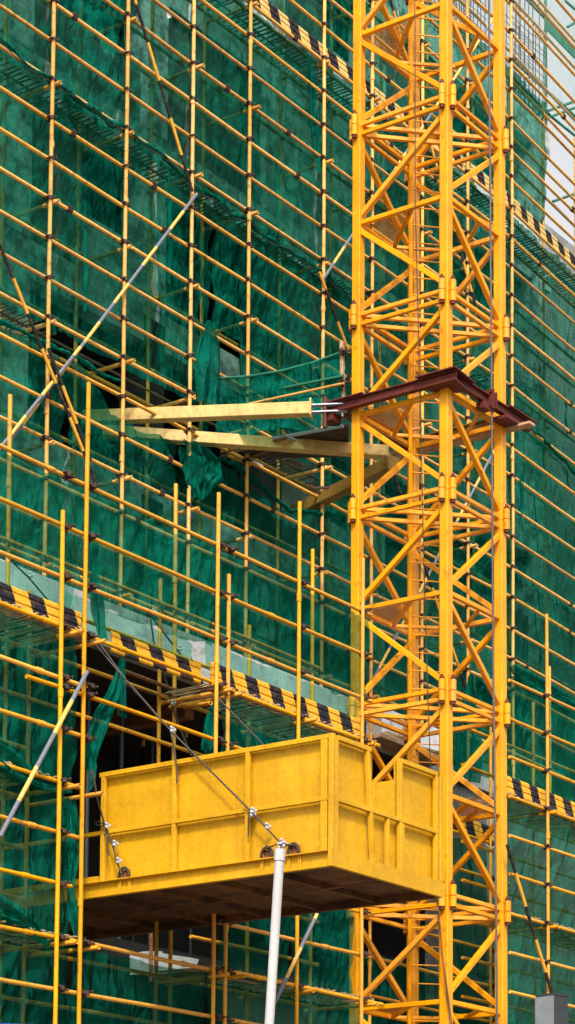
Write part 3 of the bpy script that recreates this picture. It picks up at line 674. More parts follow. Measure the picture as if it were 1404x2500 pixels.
# ------------------------------------------------------------------ lower right scaffold + notch behind the mast
SR = empty('scaffold', (LX(1335), YL, 0), 'yellow pole scaffold at the lower right beyond the crane mast', 'scaffold')
YNo = 19.55
LUX2 = []
ru = []
for px, py in ((1335, 1500),):
    P = W(px, py, YL-.055); ru.append(upright('upright', P.x, YL-.055, ZB, P.z, 'pipe_low', SR, r=.026)); LUX2.append(P.x)
for px, py, Y in ((1342, 1628, YLI), (1302, 1715, YLI), (1197, 1775, YNo-.05), (905, 1690, YNo), (1075, 1900, YNo)):
    P = W(px, py, Y); ru.append(upright('upright', P.x, Y, ZB, P.z, 'pipe_low', SR, r=.026))
XRa = XA(1244, YL, 2000)
for k in range(-9, 4):
    z = zl0+.6*k-.02
    if k <= 3:
        pts = [(XRa+(38-XRa)*i/5, YL, z+random.uniform(-.012, .012)) for i in range(6)]
        build('ledger', MB().path(pts, .026, 12), 'pipe_low', SR)
        put_coupler(LUX2[0], YL, z, ru[0])
    if k <= 2: build('inner_ledger', MB().path([(XRa, YLI, z), (38, YLI, z)], .026, 10), 'pipe_low', SR)
    if k <= 0:
        build('notch_ledger', MB().path([(XA(900, YNo), YNo, z+.02), (XA(1060, YNo), YNo, z), (XA(1242, YNo), YNo, z+.01)], .026, 12), 'pipe_low', SR)
        put_coupler(XA(1197, YNo), YNo, z, ru[3])
    if k % 3 == 0 and k < 3:
        build('transom', MB().tube((LUX2[0]+.06, YL-.2, z-.06), (LUX2[0]+.06, YLI+.1, z-.06), .026, 12, hollow=True), 'pipe_low', SR)
        m = MB(); x = XRa
        while x < 38:
            m.bar((x, YL+.05+random.uniform(-.09, .02), z+.04), (x+random.uniform(-.04, .04), YLI+.03, z+.04), .03, .014); x += random.uniform(.05, .08)
        build('walkway_deck', m, 'batten', SR)
build('toe_board', toe_mb(XRa, 38, zl0+.03, YL+.06, .27), 'toe', SR, org=(XRa, YL, zl0), label='striped board right of the mast')
build('toe_board', toe_mb(XA(1085, YNo), XA(1240, YNo), zl0+.03, YNo+.05, .27), 'toe', SR, org=(XA(1085, YNo), YNo, zl0), label='striped board behind the mast')
brace((1356, 2452), (1238, 2062), YL-.12, 'st_black', 'yellow and black pole beside the grey box', SR, .026)
kr = dict(mat='net_low', uxs=LUX2, levels=zl0)
net('green net over the podium right of the mast above the striped board', XRa+.02, 38, lvl(zl0+.66), lvl(zl0+1.78), YM, amp=.05, fold=.03, sag=.05, **kr)
net('thin green net over pale concrete right of the mast', XRa+.02, 38, lvl(zl0+.27), lvl(zl0+.7), YM+.16, 'net_sheer', amp=.03, fold=.01, uxs=LUX2, levels=zl0)
net('green net under the right striped board', XRa+.02, 38, lvl(zl0-1.85), lvl(zl0-.02), YM, amp=.06, fold=.04, sag=.06, **kr)
net('green net at the lower right behind the striped pole', XRa+.02, 38, lvl(zl0-3.7), lvl(zl0-1.87), YM+.01, amp=.06, fold=.03, **kr)
net('green net behind the grey box at the bottom right', XRa+.02, 38, lvl(zl0-5.6), lvl(zl0-3.72), YM, amp=.06, fold=.03, **kr)
net('dark green net with long folds behind the mast beside the platform', XA(1112, YNo), XA(1242, YNo), lvl(zl0-2.2), lvl(zl0-.03), YNo+.04, 'net_low', amp=.05, fold=.08, folddir=.2, uxs=[], levels=zl0)
net('black-green net in the shade behind the left mast legs at the bottom', XA(885, YNo), XA(1104, YNo), lvl(zl0-5.6), lvl(zl0-2.3), YNo+.04, 'net_low', amp=.05, fold=.05, uxs=[], levels=zl0)
net('dark green net behind the mast at the bottom', XA(1108, YNo), XA(1242, YNo), lvl(zl0-5.6), lvl(zl0-2.22), YNo+.04, 'net_low', amp=.05, fold=.05, uxs=[], levels=zl0)
ribbon('net_bundle', 'dark green net drape hanging behind the mast beside the timber stack', [W(1150, 1650, YNo-.1), W(1145, 1740, YNo-.1), W(1140, 1820, YNo-.1), W(1132, 1900, YNo-.1)], [.12, .5, .75, .8], .07, folds=3, seed=21)
ribbon('net_bundle', 'bright green net flap over the dark gap at the right edge', [W(1250, 1640, YU-.2), W(1310, 1680, YU-.2), W(1370, 1715, YU-.2), W(1430, 1745, YU-.2)], [.3, .5, .45, .5], .05, folds=1.2, seed=22, axis=(0, .15, 1))
# ------------------------------------------------------------------ buildings
BY = 23.4
BU = empty('concrete_building', (30, BY, UPOD_BASE), 'tall unfinished concrete building wrapped in green nets behind the upper scaffold', 'building')
fl = []
z = zr
while z > UPOD_BASE-1: fl.append(z); z -= 3.0
XE = XA(1343, BY, 420)
def beam_part(name, lo, hi, mat, par): return build(name, MB().box(lo, hi), mat, par)
for z in fl:
    beam_part('floor_slab', (18, BY, z-.16), (XE, 27.39, z), 'concrete_up', BU)
    beam_part('soffit_shade', (18.01, BY+.31, z-.18), (XE-.21, 27.38, z-.162), 'inner_shade', BU)  # thin sheet added below the slab, painted with the shade of the rooms
    beam_part('edge_beam', (18, BY-.01, z-.62), (XE-.003, BY+.3, z-.165), 'concrete_up', BU)
colx = [18.2, XA(33, BY, 400)]; x = colx[-1]+3.3
while x < XE-.5: colx.append(x); x += 3.2
colx[-1] = XE-.52
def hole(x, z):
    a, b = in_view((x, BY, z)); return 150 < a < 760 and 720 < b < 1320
for i, x in enumerate(colx):
    w = .52 if i != 1 else .75
    for z in fl[:-1] if len(fl) > 1 else fl:
        beam_part('column', (x-w/2, BY-.02, z-3.0), (x+w/2, BY+.5, z-.19), 'inner_shade' if hole(x, z-1.5) or hole(x, z-.8) or hole(x, z-2.4) else 'concrete_up', BU)  # columns behind the net openings carry painted shade, the others plain concrete
for i in range(len(colx)-1):
    for j, z in enumerate(fl[:-1]):
        r = random.random(); a = colx[i]+.4; b = colx[i+1]-.3
        qx, qy = in_view(((a+b)/2, BY, z-1.5))
        if 120 < qx < 700 and 720 < qy < 1300: continue
        if r < .38:
            beam_part('wall_panel', (a, BY+.1, z-3.0), (b, BY+.25, z-.63), random.choice(['block', 'concrete_up']), BU)
        elif r < .72:
            c = a+(b-a)*random.uniform(.35, .6)
            beam_part('wall_panel', (a, BY+.1, z-3.0), (c, BY+.25, z-.63), 'block', BU)
            beam_part('wall_panel', (c, BY+.1, z-3.0), (b, BY+.25, z-2.0), 'concrete_up', BU)
        elif r < .9: beam_part('wall_panel', (a, BY+.1, z-3.0), (b, BY+.25, z-1.9), 'block', BU)
beam_part('back_wall', (18, 27.4, UPOD_BASE-2), (XE-.01, 27.6, zr-.2), 'inner_shade', BU)
beam_part('side_wall', (XE-.2, BY+.52, UPOD_BASE-2), (XE-.004, 27.39, zr-.17), 'concrete', BU)
B2 = empty('concrete_building', (50, 25, 0), 'lower stepped building wing seen under the white sky at the right edge', 'building')
zc = ZA(1350, 560, 24.6)
build('wall', MB().box((XE+.6, 24.6, 0), (75, 34, zc)), 'concrete', B2)
xx = XA(1350, 24.6, 500)
# lower podium
PY = 19.9
BP = empty('concrete_podium', (24, PY, 0), 'unfinished concrete podium with a pale parapet and dark open storey behind the platform', 'building')
zp = ZA(205, 1445, PY); zs = zp-.62; zf = ZA(808, 2075, 14.25)
XM1 = XA(925, PY+.05, 1780)
build('parapet', MB().box((15, PY, zs+.0), (XM1, PY+.22, zp)), 'concrete', BP)
build('parapet', MB().box((XA(1105, PY+1, 1900), PY+1.0, zs), (45, PY+1.22, zp)), 'concrete', BP)
build('floor_slab', MB().box((15, PY+.225, zs+.05), (45, 29, zs+.28)), 'concrete', BP)
build('soffit_shade', MB().box((15, PY+.23, zs+.02), (45, 24, zs+.045)), 'inner_shade', BP)  # added sheet, near-black to paint the shade under the podium slab
build('floor_slab', MB().box((15, PY-.09, zf-.35), (45, 29, zf-.05)), 'inner_shade', BP)  # concrete slab in the painted shade colour
for x in (17.0, XA(1247, PY, 2000), 36): build('column', MB().box((x-.3, PY+.3, 0), (x+.3, PY+.9, zf-.352)), 'inner_shade', BP); build('column', MB().box((x-.3, PY+.3, zf-.048), (x+.3, PY+.9, zs+.015)), 'inner_shade' if x < 25 else 'concrete', BP)
for x in range(16, 44, 3): build('soffit_beam', MB().box((x, PY+.8, zs-.25), (x+.2, 23.9, zs+.018)), 'rust', BP)
build('back_wall', MB().box((15, 24, 0), (45, 24.2, zs+.04)), 'inner_shade', BP)
build('end_wall', MB().box((14.8, PY, 0), (14.99, 29, zp-.01)), 'concrete', BP)
build('wall_panel', MB().box((XA(1100, PY, 2300), PY+.3, 0), (XA(1247, PY, 2000)-.31, PY+.5, zs+.04)), 'block', BP)
build('wall_panel', MB().box((XA(1247, PY, 2000)+.31, PY+.3, 0), (35.6, PY+.5, zs+.04)), 'block', BP)
build('wall_panel', MB().box((XA(590, PY, 2300), PY+.3, 0), (XA(880, PY, 2000), PY+.5, zf-.36)), 'block', BP)
for i, (px, Y) in enumerate(((297, 21.0), (372, 21.6), (470, 22.5), (215, 20.8), (330, 23.5))):
    x = XA(px, Y, 1800)
    m = MB().tube((x, Y, zf-.05), (x, Y, zs-.02), .03, 8); m.box((x-.07, Y-.07, zs-.02), (x+.07, Y+.07, zs+.03))
    build('steel_prop', m, 'grey_dark', None, ['dark steel prop under the slab left in the black opening', 'thin dark steel prop in the middle of the black opening', 'faint steel prop deep in the black opening near the platform top', 'steel prop hidden behind the tall upright in the opening', 'farthest steel prop deep inside the opening'][i], 'steel prop', 'steel props inside the podium')
# concrete chunk at the slab edge under the platform
def chunk(label, pts, Y, d, mat='plaster', name='concrete_block'):
    m = MB(); m.poly([W(a, b, Y) for a, b in pts], (0, d, 0)); return build(name, m, mat, None, label, 'concrete block')
chunk('broken white concrete upstand under the platform', [(338, 2378), (338, 2328), (362, 2322), (395, 2322), (400, 2328), (440, 2334), (466, 2338), (486, 2342), (480, 2358), (462, 2364), (456, 2374), (430, 2376)], PY-.25, .15)
for k, (px, lab) in enumerate(((368, 'rusty post rising behind the broken white upstand under the platform'),)):
    p = W(px, 2378, PY-.45+.3*(k == 2)); build('rusty_post', MB().tube(p+Vector((0, 0, -.1)), p+Vector((0, 0, 1.0)), .026, 10), 'rust', None, lab, 'post')
# timber stack and white wall behind the mast
m = MB().box((XA(918, PY+1.3, 1800), PY+1.25, zs+.28), (XA(1070, PY+1.3, 1800), PY+1.4, ZA(1000, 1755, PY+1.3)))
build('plaster_wall', m, 'plaster', None, 'white stained wall panel behind the mast and timber stack', 'wall')
TS = empty('timber_stack', W(980, 1860, PY+.3), 'untidy stack of brown timber planks behind the mast above the platform', 'timber stack')
for i in range(16):
    px = random.uniform(912, 1035); y = 1795+(i/16)*70+abs(px-950)*.25; L_ = random.uniform(.35, .9)
    p = W(px, y, PY+random.uniform(.0, .7)); a = random.uniform(-.35, .35)
    build('plank', MB().bar(p-Vector((L_/2*math.cos(a), L_/2*math.sin(a), 0)), p+Vector((L_/2*math.cos(a), L_/2*math.sin(a), random.uniform(-.04, .04))), .12, .045), random.choice(['timber', 'timber', 'batten']), TS)
build('base_board', MB().box((XA(905, PY, 1860), PY-.2, zs+.1), (XA(1075, PY, 1900), PY+.9, zs+.16)), 'timber', TS)
# rebar cages above the roof slab
for (pa, pb, Y, lab) in ((1250, 1300, 23.6, 'tall rebar cage right of the mast rising against the sky'), (1306, 1334, 23.7, 'narrow rebar cage nearest the white sky gap'), (1105, 1185, 23.6, 'rebar cage behind the mast top'), (1040, 1072, 23.6, 'rebar cage behind the front leg at the top')):
    m = MB(); xa, xb_ = XA(pa, Y, 150), XA(pb, Y, 150); n = int((xb_-xa)/.17)+1
    for i in range(n+1):
        x = xa+(xb_-xa)*i/n; tp = zr+random.uniform(2.4, 3.6)
        for yy in (Y, Y+.35): m.path([(x, yy, zr-.1), (x+random.uniform(-.03, .03), yy, zr+1.5), (x+random.uniform(-.08, .08), yy, tp)], .011, 5)
    z = zr+.1
    while z < zr+2.4:
        for yy in (Y, Y+.35): m.path([(xa-.05, yy, z), (xb_+.05, yy, z+random.uniform(-.03, .03))], .007, 4)
        z += .15
    build('rebar_cage', m, 'rebar', None, lab, 'rebar cage', 'rebar cages on the roof slab')
# ------------------------------------------------------------------ tower crane mast
TX, TY = 27.2, 17.6; TWX, TWY = 1.52, 1.6
zj0 = WX(1088, 240, TX).z
zj0 = (CAMP+ray(1088, 240)*(TX/ray(1088, 240).x)).z
zj1 = WX(1088, 2189, TX).z
TH = (zj0-zj1)/4
print('mast joint', zj0, zj1, 'section', TH)
TM = empty('crane_mast', (TX+TWX/2, TY+TWY/2, 0), 'bright yellow steel lattice tower crane mast rising the whole height of the photo', 'crane mast')
F = (TX, TY); Lc = (TX, TY+TWY); Rc = (TX+TWX, TY); Bc = (TX+TWX, TY+TWY)
joints = [zj0-TH*k for k in range(-1, 7)]
def P3(c, z): return Vector((c[0], c[1], z))
for c in (F, Lc, Rc, Bc):
    m = MB(); top, bot = joints[0]+.3, 0.0
    m.bar((c[0], c[1], bot), (c[0], c[1], top), .142, .142, (0, 1, 0), bev=.008)
    for j in joints: m.bar((c[0], c[1], j-.006), (c[0], c[1], j+.006), .152, .152, (0, 1, 0), bev=.008)
    build('leg', m, 'crane', TM)
def bar(name, a, za, b, zb, w=.075, inset=.05, off=None):
    A = P3(a, za); B = P3(b, zb); d = (B-A).normalized(); A = A+d*inset; B = B-d*inset
    if off is not None: A += Vector(off); B += Vector(off)
    return build(name, MB().bar(A, B, w, w, (0, 0, 1), bev=.006), 'crane', TM)
cen = Vector((TX+TWX/2, TY+TWY/2, 0))
for si, j in enumerate(joints[:-1]):
    jn = j-TH; mid = j-TH*.505
    for (a, b) in ((F, Lc), (F, Rc), (Lc, Bc), (Rc, Bc)):
        bar('horizontal_bar', a, j+.045, b, j+.045, .06)
        bar('horizontal_bar', a, j-.105, b, j-.105, .06)
        bar('horizontal_bar', a, mid, b, mid, .07)
    bar('plan_brace', Lc, j+.045, Rc, j+.045, .06, .07); bar('plan_brace', Lc, j-.105, Rc, j-.105, .06, .07)
    for (a, b) in ((F, Lc), (Rc, F), (Lc, Bc), (Bc, Rc)):   # a at joints, b at mid
        bar('diagonal_bar', a, j-.21, b, mid+.08, .078, .03)
        bar('diagonal_bar', b, mid-.09, a, jn+.13, .078, .03)
    # mesh landing
    def mk(C, A_, B_, f):
        p0 = P3(C, mid+.04); p1 = p0.lerp(P3(A_, mid+.04), f); p2 = p0.lerp(P3(B_, mid+.04), f)
        b = MB().poly([p0, p1, p2], (0, 0, .004)); build('mesh_landing', b, 'mesh', TM)
        build('landing_brace', MB().bar(p1-Vector((0, 0, .05)), p2-Vector((0, 0, .05)), .06, .06), 'crane', TM)
    if si == 4: mk(Rc, F, Bc, .62)
    else: mk(Lc, F, Bc, .62)
    p = P3(Lc, mid-.02).lerp(P3(Bc, mid-.02), .55); q = P3(Rc, mid-.02).lerp(P3(Bc, mid-.02), .5)
    build('landing_brace', MB().bar(p, q, .05, .05), 'crane', TM)
    p = P3(Rc, mid-.02).lerp(P3(F, mid-.02), .4); q = P3(Rc, mid-.02).lerp(P3(Bc, mid-.02), .4)
    build('landing_brace', MB().bar(p, q, .05, .05), 'crane', TM)
    # sleeves with bolts
    for c, dirs in ((F, ((-1, 0), (0, -1))), (Lc, ((-1, 0), (0, 1))), (Rc, ((0, -1), (1, 0))), (Bc, ((1, 0), (0, 1)))):
        for d in dirs:
            cx, cy = c[0]+d[0]*.118, c[1]+d[1]*.118
            m = MB().tube((cx, cy, j+.006), (cx, cy, j+.16), .050, 14); m.tube((cx, cy, j-.16), (cx, cy, j-.006), .050, 14)
            m.bar((c[0]+d[0]*.07, c[1]+d[1]*.07, j), (cx, cy, j), .022, .22)
            s = build('connector_sleeve', m, 'crane', TM)
            mb = MB().tube((cx, cy, j+.168), (cx, cy, j+.20), .04, 6); mb.tube((cx, cy, j+.20), (cx, cy, j+.235), .022, 8)
            build('bolt', mb, 'collar', s); build('bolt_head', MB().tube((cx, cy, j-.205), (cx, cy, j-.168), .04, 6), 'collar', s)
# ladder
lc = Vector((TX+1.16, TY+1.13, 0)); ld = Vector((1, -1, 0)).normalized()
LD = build('ladder_rail', MB().bar(lc-ld*.24+Vector((0, 0, 0)), lc-ld*.24+Vector((0, 0, joints[0])), .035, .05, (0, 1, 0)), 'crane', TM)
build('ladder_rail', MB().bar(lc+ld*.24, lc+ld*.24+Vector((0, 0, joints[0])), .035, .05, (0, 1, 0)), 'crane', TM)
z = 1.0; nr = 0; zz = []
while z < joints[0]: zz.append(z); z += .285
rung = None
for z in zz:
    if rung is None: rung = build('ladder_rung', MB().tube(lc-ld*.23+Vector((0, 0, z)), lc+ld*.23+Vector((0, 0, z)), .011, 8), 'crane', TM)
    else: inst(rung, lc+Vector((0, 0, z)), TM)
# cables
pts = [(1194, -40), (1195, 200), (1198, 600), (1199, 750), (1202, 1240), (1204, 1600), (1209, 2000), (1214, 2520)]
m = MB().path([W(a, b, TY-.22) for a, b in pts], .017, 8)
build('hoist_rope', m, 'hoist', None, 'thick grey wire rope hanging down in front of the right mast leg', 'wire rope')
pts = [(1013, -30), (1014, 500), (1019, 700), (1023, 850), (1030, 1150), (1035, 1380), (1045, 1700), (1052, 1900), (1072, 2250), (1088, 2400), (1104, 2540)]
m = MB().path([WX(a, b, TX-.14) for a, b in pts], .008, 6)
build('power_cable', m, 'cable', None, 'thin dark cable hanging down across the left face of the mast', 'cable')
m = MB().path([W(a, b, TY-.12) for a, b in [(1073, 2235), (1080, 2330), (1093, 2420), (1106, 2520)]], .011, 6)
build('power_cable', m, 'rust', None, 'red-brown cable slanting over the front mast leg at the bottom', 'cable')
# ------------------------------------------------------------------ collar frame and anchor beams
zc_ = WX(1088, 925, TX-.15).z
CF = empty('mast_collar', (TX, TY, zc_), 'dark red oxide steel frame clamped round the mast at mid height', 'mast collar')
xo, yo = TX-.17, TY-.17
build('side_beam', MB().ibeam((xo, yo-.12, zc_), (xo, TY+TWY+.45, zc_), .10, .15), 'collar', CF)
build('front_beam', MB().ibeam((xo-.02, yo, zc_+.02), (XA(1292, yo, 1035), yo, zc_+.02), .10, .15), 'collar', CF)
build('side_beam', MB().ibeam((TX+TWX+.17, yo+.1, zc_), (TX+TWX+.17, TY+TWY+.5, zc_), .12, .19), 'beam_dark', CF)
build('rear_beam', MB().ibeam((xo+.1, TY+TWY+.17, zc_-.02), (TX+TWX+.4, TY+TWY+.17, zc_-.02), .12, .19), 'collar', CF)
pl = MB().poly([(xo-.1, yo-.16, zc_+.083), (xo+.55, yo-.1, zc_+.083), (xo+.5, yo+.09, zc_+.083), (xo+.09, yo+.5, zc_+.083), (xo-.1, yo+.55, zc_+.083)], (0, 0, .02))
pl.poly([(xo-.1, yo-.16, zc_-.10), (xo+.4, yo-.1, zc_-.10), (xo+.35, yo+.09, zc_-.10), (xo+.09, yo+.4, zc_-.10), (xo-.1, yo+.4, zc_-.10)], (0, 0, .02))
build('corner_plate', pl, 'collar', CF)
build('splice_plate', MB().box((xo-.085, TY+1.35, zc_+.078), (xo+.07, TY+2.0, zc_+.098)), 'collar', CF)
xe = XA(1205, yo-.1, 960)
m = MB().box((xe-.03, yo-.12, zc_-.13), (xe, yo+.09, zc_+.17)); m.box((xe+.05, yo-.12, zc_-.10), (xe+.08, yo+.09, zc_+.14))
for dz in (-.09, .13): m.tube((xe-.07, yo-.08, zc_+dz), (xe+.12, yo-.08, zc_+dz), .018, 8)
build('bolted_flange', m, 'collar', CF)
m = MB().poly([(xe-.22, yo-.07, zc_-.17), (xe-.02, yo-.07, zc_-.17), (xe-.02, yo+.07, zc_-.17), (xe-.22, yo+.07, zc_-.17)], (0, 0, .10)); build('bracket', m, 'collar', CF)
m = MB()
m.box((XA(1235, yo, 1000), yo-.09, zc_+.098), (XA(1300, yo, 1030), yo-.02, zc_+.12)); m.box((XA(1205, yo+.1, 1020), yo-.15, zc_-.16), (XA(1260, yo, 1000), yo+.12, zc_-.105))
build('splice_plate', m, 'collar', CF)
m = MB().bar((TX+TWX+.1, yo-.35, zc_-.17), (TX+TWX+.1, TY+TWY+.35, zc_-.17), .16, .045); build('timber_plank', m, 'timber', None, 'weathered timber plank lying along the right side of the mast collar', 'plank')
m = MB()
m.box((xo-.07, TY+TWY+.30, zc_-.2), (xo+.16, TY+TWY+.48, zc_-.08)); m.tube((xo-.10, TY+TWY+.42, zc_-.32), (xo-.10, TY+TWY+.42, zc_+.16), .035, 8)
build('hinge_bracket', m, 'collar', CF)
def box_beam(label, a, b, w, h, mat, fork=False, z=None):
    A = Vector(a); B = Vector(b); d = (B-A).normalized()
    e = empty('anchor_beam', A, label, 'anchor beam')
    m = MB().bar(A, B, w, h, bev=.008); build('box_section', m, mat, e)
    m = MB().bar(B-d*.012, B+d*.012, w+.06, h+.10); build('end_plate', m, mat, e)
    if fork:
        m = MB()
        for s in (-.055, .055): m.bar(B+d*.012+Vector((0, 0, s)), B+d*.55+Vector((0, 0, s)), .10, .022)
        m.tube(B+d*.48+Vector((0, 0, -.13)), B+d*.48+Vector((0, 0, .13)), .022, 8)
        build('fork', m, 'steel', e)
    return e
def atz(px, py, z):
    d = ray(px, py); return CAMP+d*((z-CAMP.z)/d.z)
b1a = atz(205, 1020, zc_-.02); b1b = atz(760, 999, zc_-.02)
box_beam('upper cream steel beam running level from the net to the mast collar', b1a, b1b, .17, .19, 'beam', True)
b2a = atz(250, 1054, zc_-.05); b2b = atz(945, 1104, zc_-.05)
box_beam('lower cream steel beam sloping behind the left mast leg', b2a, b2b, .17, .18, 'beam')
b3a = atz(722, 1250, zc_-.05); b3b = atz(962, 1130, zc_-.05)
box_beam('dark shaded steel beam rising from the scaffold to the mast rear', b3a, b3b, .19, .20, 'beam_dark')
print('beams', b1a, b1b, b2a, b2b, b3a, b3b, 'zc', zc_)
# walkway between beams
WK = empty('access_walkway', (27.3, 21, zc_-.2), 'small plank walkway with green guard net between the facade and the mast', 'walkway')
wa, wb = Vector((26.95, 19.5, 0)), Vector((27.35, 21.95, 0)); wd = (wb-wa)
zz = zc_+.07
m = MB(); qa, qb, qc, qd = atz(690, 1072, zz), atz(850, 1038, zz), atz(852, 1112, zz), atz(545, 1116, zz)
for i in range(12):
    t = i/11; p = qa.lerp(qd, t); q = qb.lerp(qc, t); m.bar(p+(q-p)*random.uniform(-.04, .04)+Vector((0, 0, random.uniform(-.01, .01))), q, .10, .03)
build('deck', m, 'timber_blk', WK)
for px0, py0, px1, py1 in ((665, 1071, 838, 1040), (548, 1098, 640, 1139), (697, 1066, 722, 1075)):
    build('bearer', MB().tube(atz(px0, py0, zz-.06), atz(px1, py1, zz-.06), .028, 10, hollow=True), 'steel', WK)
mess = [((540, 1104), (700, 1070), zz-.1), ((556, 1112), (612, 1135), zz-.12), ((700, 1125), (742, 1138), zz-.1), ((600, 1120), (690, 1088), zz-.05), ((690, 1052), (705, 1080), zz-.02), ((760, 1192), (804, 1190), zz-1.0), ((756, 1186), (782, 1204), zz-1.0), ((985, 1052), (1030, 1045), zz+.02)]
for i, (a_, b_, q_) in enumerate(mess): build('bearer', MB().tube(atz(a_[0], a_[1], q_), atz(b_[0], b_[1], q_), .024, 10, hollow=True), ('rust', 'pipe', 'timber_dk')[i % 3], WK)
for t in (): p = wa.lerp(wb, t); build('bearer', MB().tube(p+Vector((-.25, 0, zz-.05)), p+Vector((1.7, 0, zz-.05)), .026, 10, hollow=True), 'steel', WK)
zr1, zr2, zr3 = zc_+.98, zc_+.58, zc_+.28
post = W(838, 1000, 19.5); build('guard_post', MB().bar((post.x, 19.5, zc_-.1), (post.x-.04, 19.5, zc_+1.1), .06, .06, (0, 1, 0)), 'timber', WK)
def rail(a, b, Ya, Yb_, mat, nm='guard_rail', sag=.0):
    A = W(a[0], a[1], Ya); B = W(b[0], b[1], Yb_); C = (A+B)/2-Vector((0, 0, sag)); build(nm, MB().path([A, A.lerp(C, .5)-Vector((0, 0, sag*.25)), C, C.lerp(B, .5)-Vector((0, 0, sag*.25)), B], .022, 8), mat, WK)
rail((535, 924), (846, 856), 21.85, 19.45, 'green_wrap', sag=.10)
rail((540, 978), (838, 918), 21.85, 19.45, 'green_wrap')
rail((610, 986), (840, 936), 21.2, 19.4, 'pipe')
for (a, b) in (((835, 856), (850, 850)),): pass
for py in (857, 935):
    p = W(838, py, 19.45); put_coupler(p.x, p.y+.03, p.z, WK)
# guard net
P = []; nu, nv = 40, 22
tA, tB = W(535, 924, 21.85), W(846, 856, 19.45); bA, bB = W(528, 1062, 21.85), W(830, 1040, 19.5)
for i in range(nu+1):
    for j in range(nv+1):
        u, v = i/nu, j/nv; p = bA.lerp(bB, u).lerp(tA.lerp(tB, u)-Vector((0, 0, .10*4*u*(1-u))), v)
        n_ = noise.noise(Vector((u*5, v*4, 2)))+.5*noise.noise(Vector((u*14, v*5, 7)))
        P.append(p+Vector((.10*n_, .03*n_, -.10*math.sin(u*math.pi)*(1-v)*noise.noise(Vector((u*6, 0, 4))))))
m = MB(); m.quadgrid(P, nu+1, nv+1); build('guard_net', m, 'net_fold', WK)
# ------------------------------------------------------------------ loading platform
X0, Y0 = 19.75, WX(808, 2117, 19.75).y
X1 = XA(1065, Y0, 2180)
zb_ = WX(808, 2117, X0).z; zt_ = WX(808, 1793, X0).z; zch = WX(808, 2076, X0).z; zmid = WX(808, 1950, X0).z
Yi = WX(250, 1900, X0).y; Ye = PY+.3
print('platform', X0, X1, Y0, Yi, zb_, zt_, zch)
LP = empty('loading_platform', (X0, Y0, zb_), 'big mustard yellow steel loading platform jutting out from the scaffold', 'loading platform')
def chan(p, q, w, h, out, t=.012):
    """channel with flanges towards out"""
    p = Vector(p); q = Vector(q); c = Vector((0, 0, 1)); a = Vector(out)
    prof = [(0, -h/2), (w, -h/2), (w, -h/2+t), (t, -h/2+t), (t, h/2-t), (w, h/2-t), (w, h/2), (0, h/2)]
    return MB().prof(p, q, prof, a, c)
hz = zch-zb_; zc2 = (zb_+zch)/2
build('edge_channel', chan((X0, Y0, zc2), (X0, Ye, zc2), .07, hz, (-1, 0, 0)), 'platform', LP)
build('edge_channel', chan((X1, Y0, zc2), (X1, Ye, zc2), .07, hz, (1, 0, 0)), 'under', LP)  # same yellow paint as the near channel, with its shade painted in
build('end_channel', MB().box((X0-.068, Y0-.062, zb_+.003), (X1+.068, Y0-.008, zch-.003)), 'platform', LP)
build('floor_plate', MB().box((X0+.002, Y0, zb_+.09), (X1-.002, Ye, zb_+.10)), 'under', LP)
n = 7
for i in range(1, n):
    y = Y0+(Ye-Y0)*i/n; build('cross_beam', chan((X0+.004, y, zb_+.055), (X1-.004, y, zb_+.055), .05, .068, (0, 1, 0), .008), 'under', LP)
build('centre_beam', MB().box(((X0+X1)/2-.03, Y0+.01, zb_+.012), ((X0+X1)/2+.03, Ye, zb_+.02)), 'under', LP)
FR = .055
def panel_x(X, s, ya, yb, posts, name, za=zch, zbt=zt_, mid=True):
    """side wall in plane X; s=-1: frame stands proud towards -X"""
    pr = build(name, MB().box((X-s*.035-.004, ya, za), (X-s*.035+.004, yb, zbt-.02)), 'platform', LP)
    fx = X+s*.028
    def fb(p, q, w=FR): build('frame_rail', MB().bar(p, q, .048, w, (0, 0, 1), bev=.004), 'platform', pr)
    fb((fx, ya, zbt-.0275), (fx, yb, zbt-.0275))
    if mid: fb((fx-.0+s*.004, ya, zmid), (fx+s*.004, yb, zmid), .045)
    for y in posts: build('frame_post', MB().bar((fx, y, za), (fx, y, zbt-.055), .055 if y not in (posts[0],) else .09, .05, (1, 0, 0), bev=.004), 'platform', pr)
    return pr
py_ = lambda px, y=2000: WX(px, y, X0).y
panel_x(X0, -1, Y0+.005, Yi, [py_(800)-.0+.02, py_(609), py_(430), py_(257)], 'side_panel')
panel_x(X1, 1, Y0+.005, Yi-.3, [Y0+.03, Y0+1.2, Y0+2.3], 'side_panel')
# open inner end rails
for z in (zmid, zch+.02): build('inner_rail', MB().bar((X0-.03, Yi+.005, z), (X0-.03, Ye-.2, z), .045, .05 if z == zmid else .09), 'platform', LP)
# end wall (gate side) in plane Y0
ex = lambda px, y=1950: XA(px, Y0, y)
a, b, c, d = X0+.06, ex(898), ex(968), X1-.04
ew = build('end_panel', MB().box((a, Y0+.03, zch), (b, Y0+.038, zt_-.02)), 'platform', LP)
ew2 = build('end_panel', MB().box((c, Y0+.03, zch), (d, Y0+.038, zt_-.03)), 'platform', LP)
ew3 = build('gate_panel', MB().box((b+.002, Y0+.034, zch), (c-.002, Y0+.040, zmid)), 'platform', LP)
def fy(name, p, q, par, w=FR, th=.05): build(name, MB().bar(p, q, th, w, (0, 0, 1), bev=.004), 'platform', par)
yf = Y0-.03
fy('frame_rail', (a, yf, zt_-.0275), (b, yf, zt_-.0275), ew); fy('frame_rail', (c, yf, zt_-.0275), (d, yf, zt_-.0275), ew2)
fy('frame_rail', (a, yf-.004, zmid), (d, yf-.004, zmid), ew, .05)
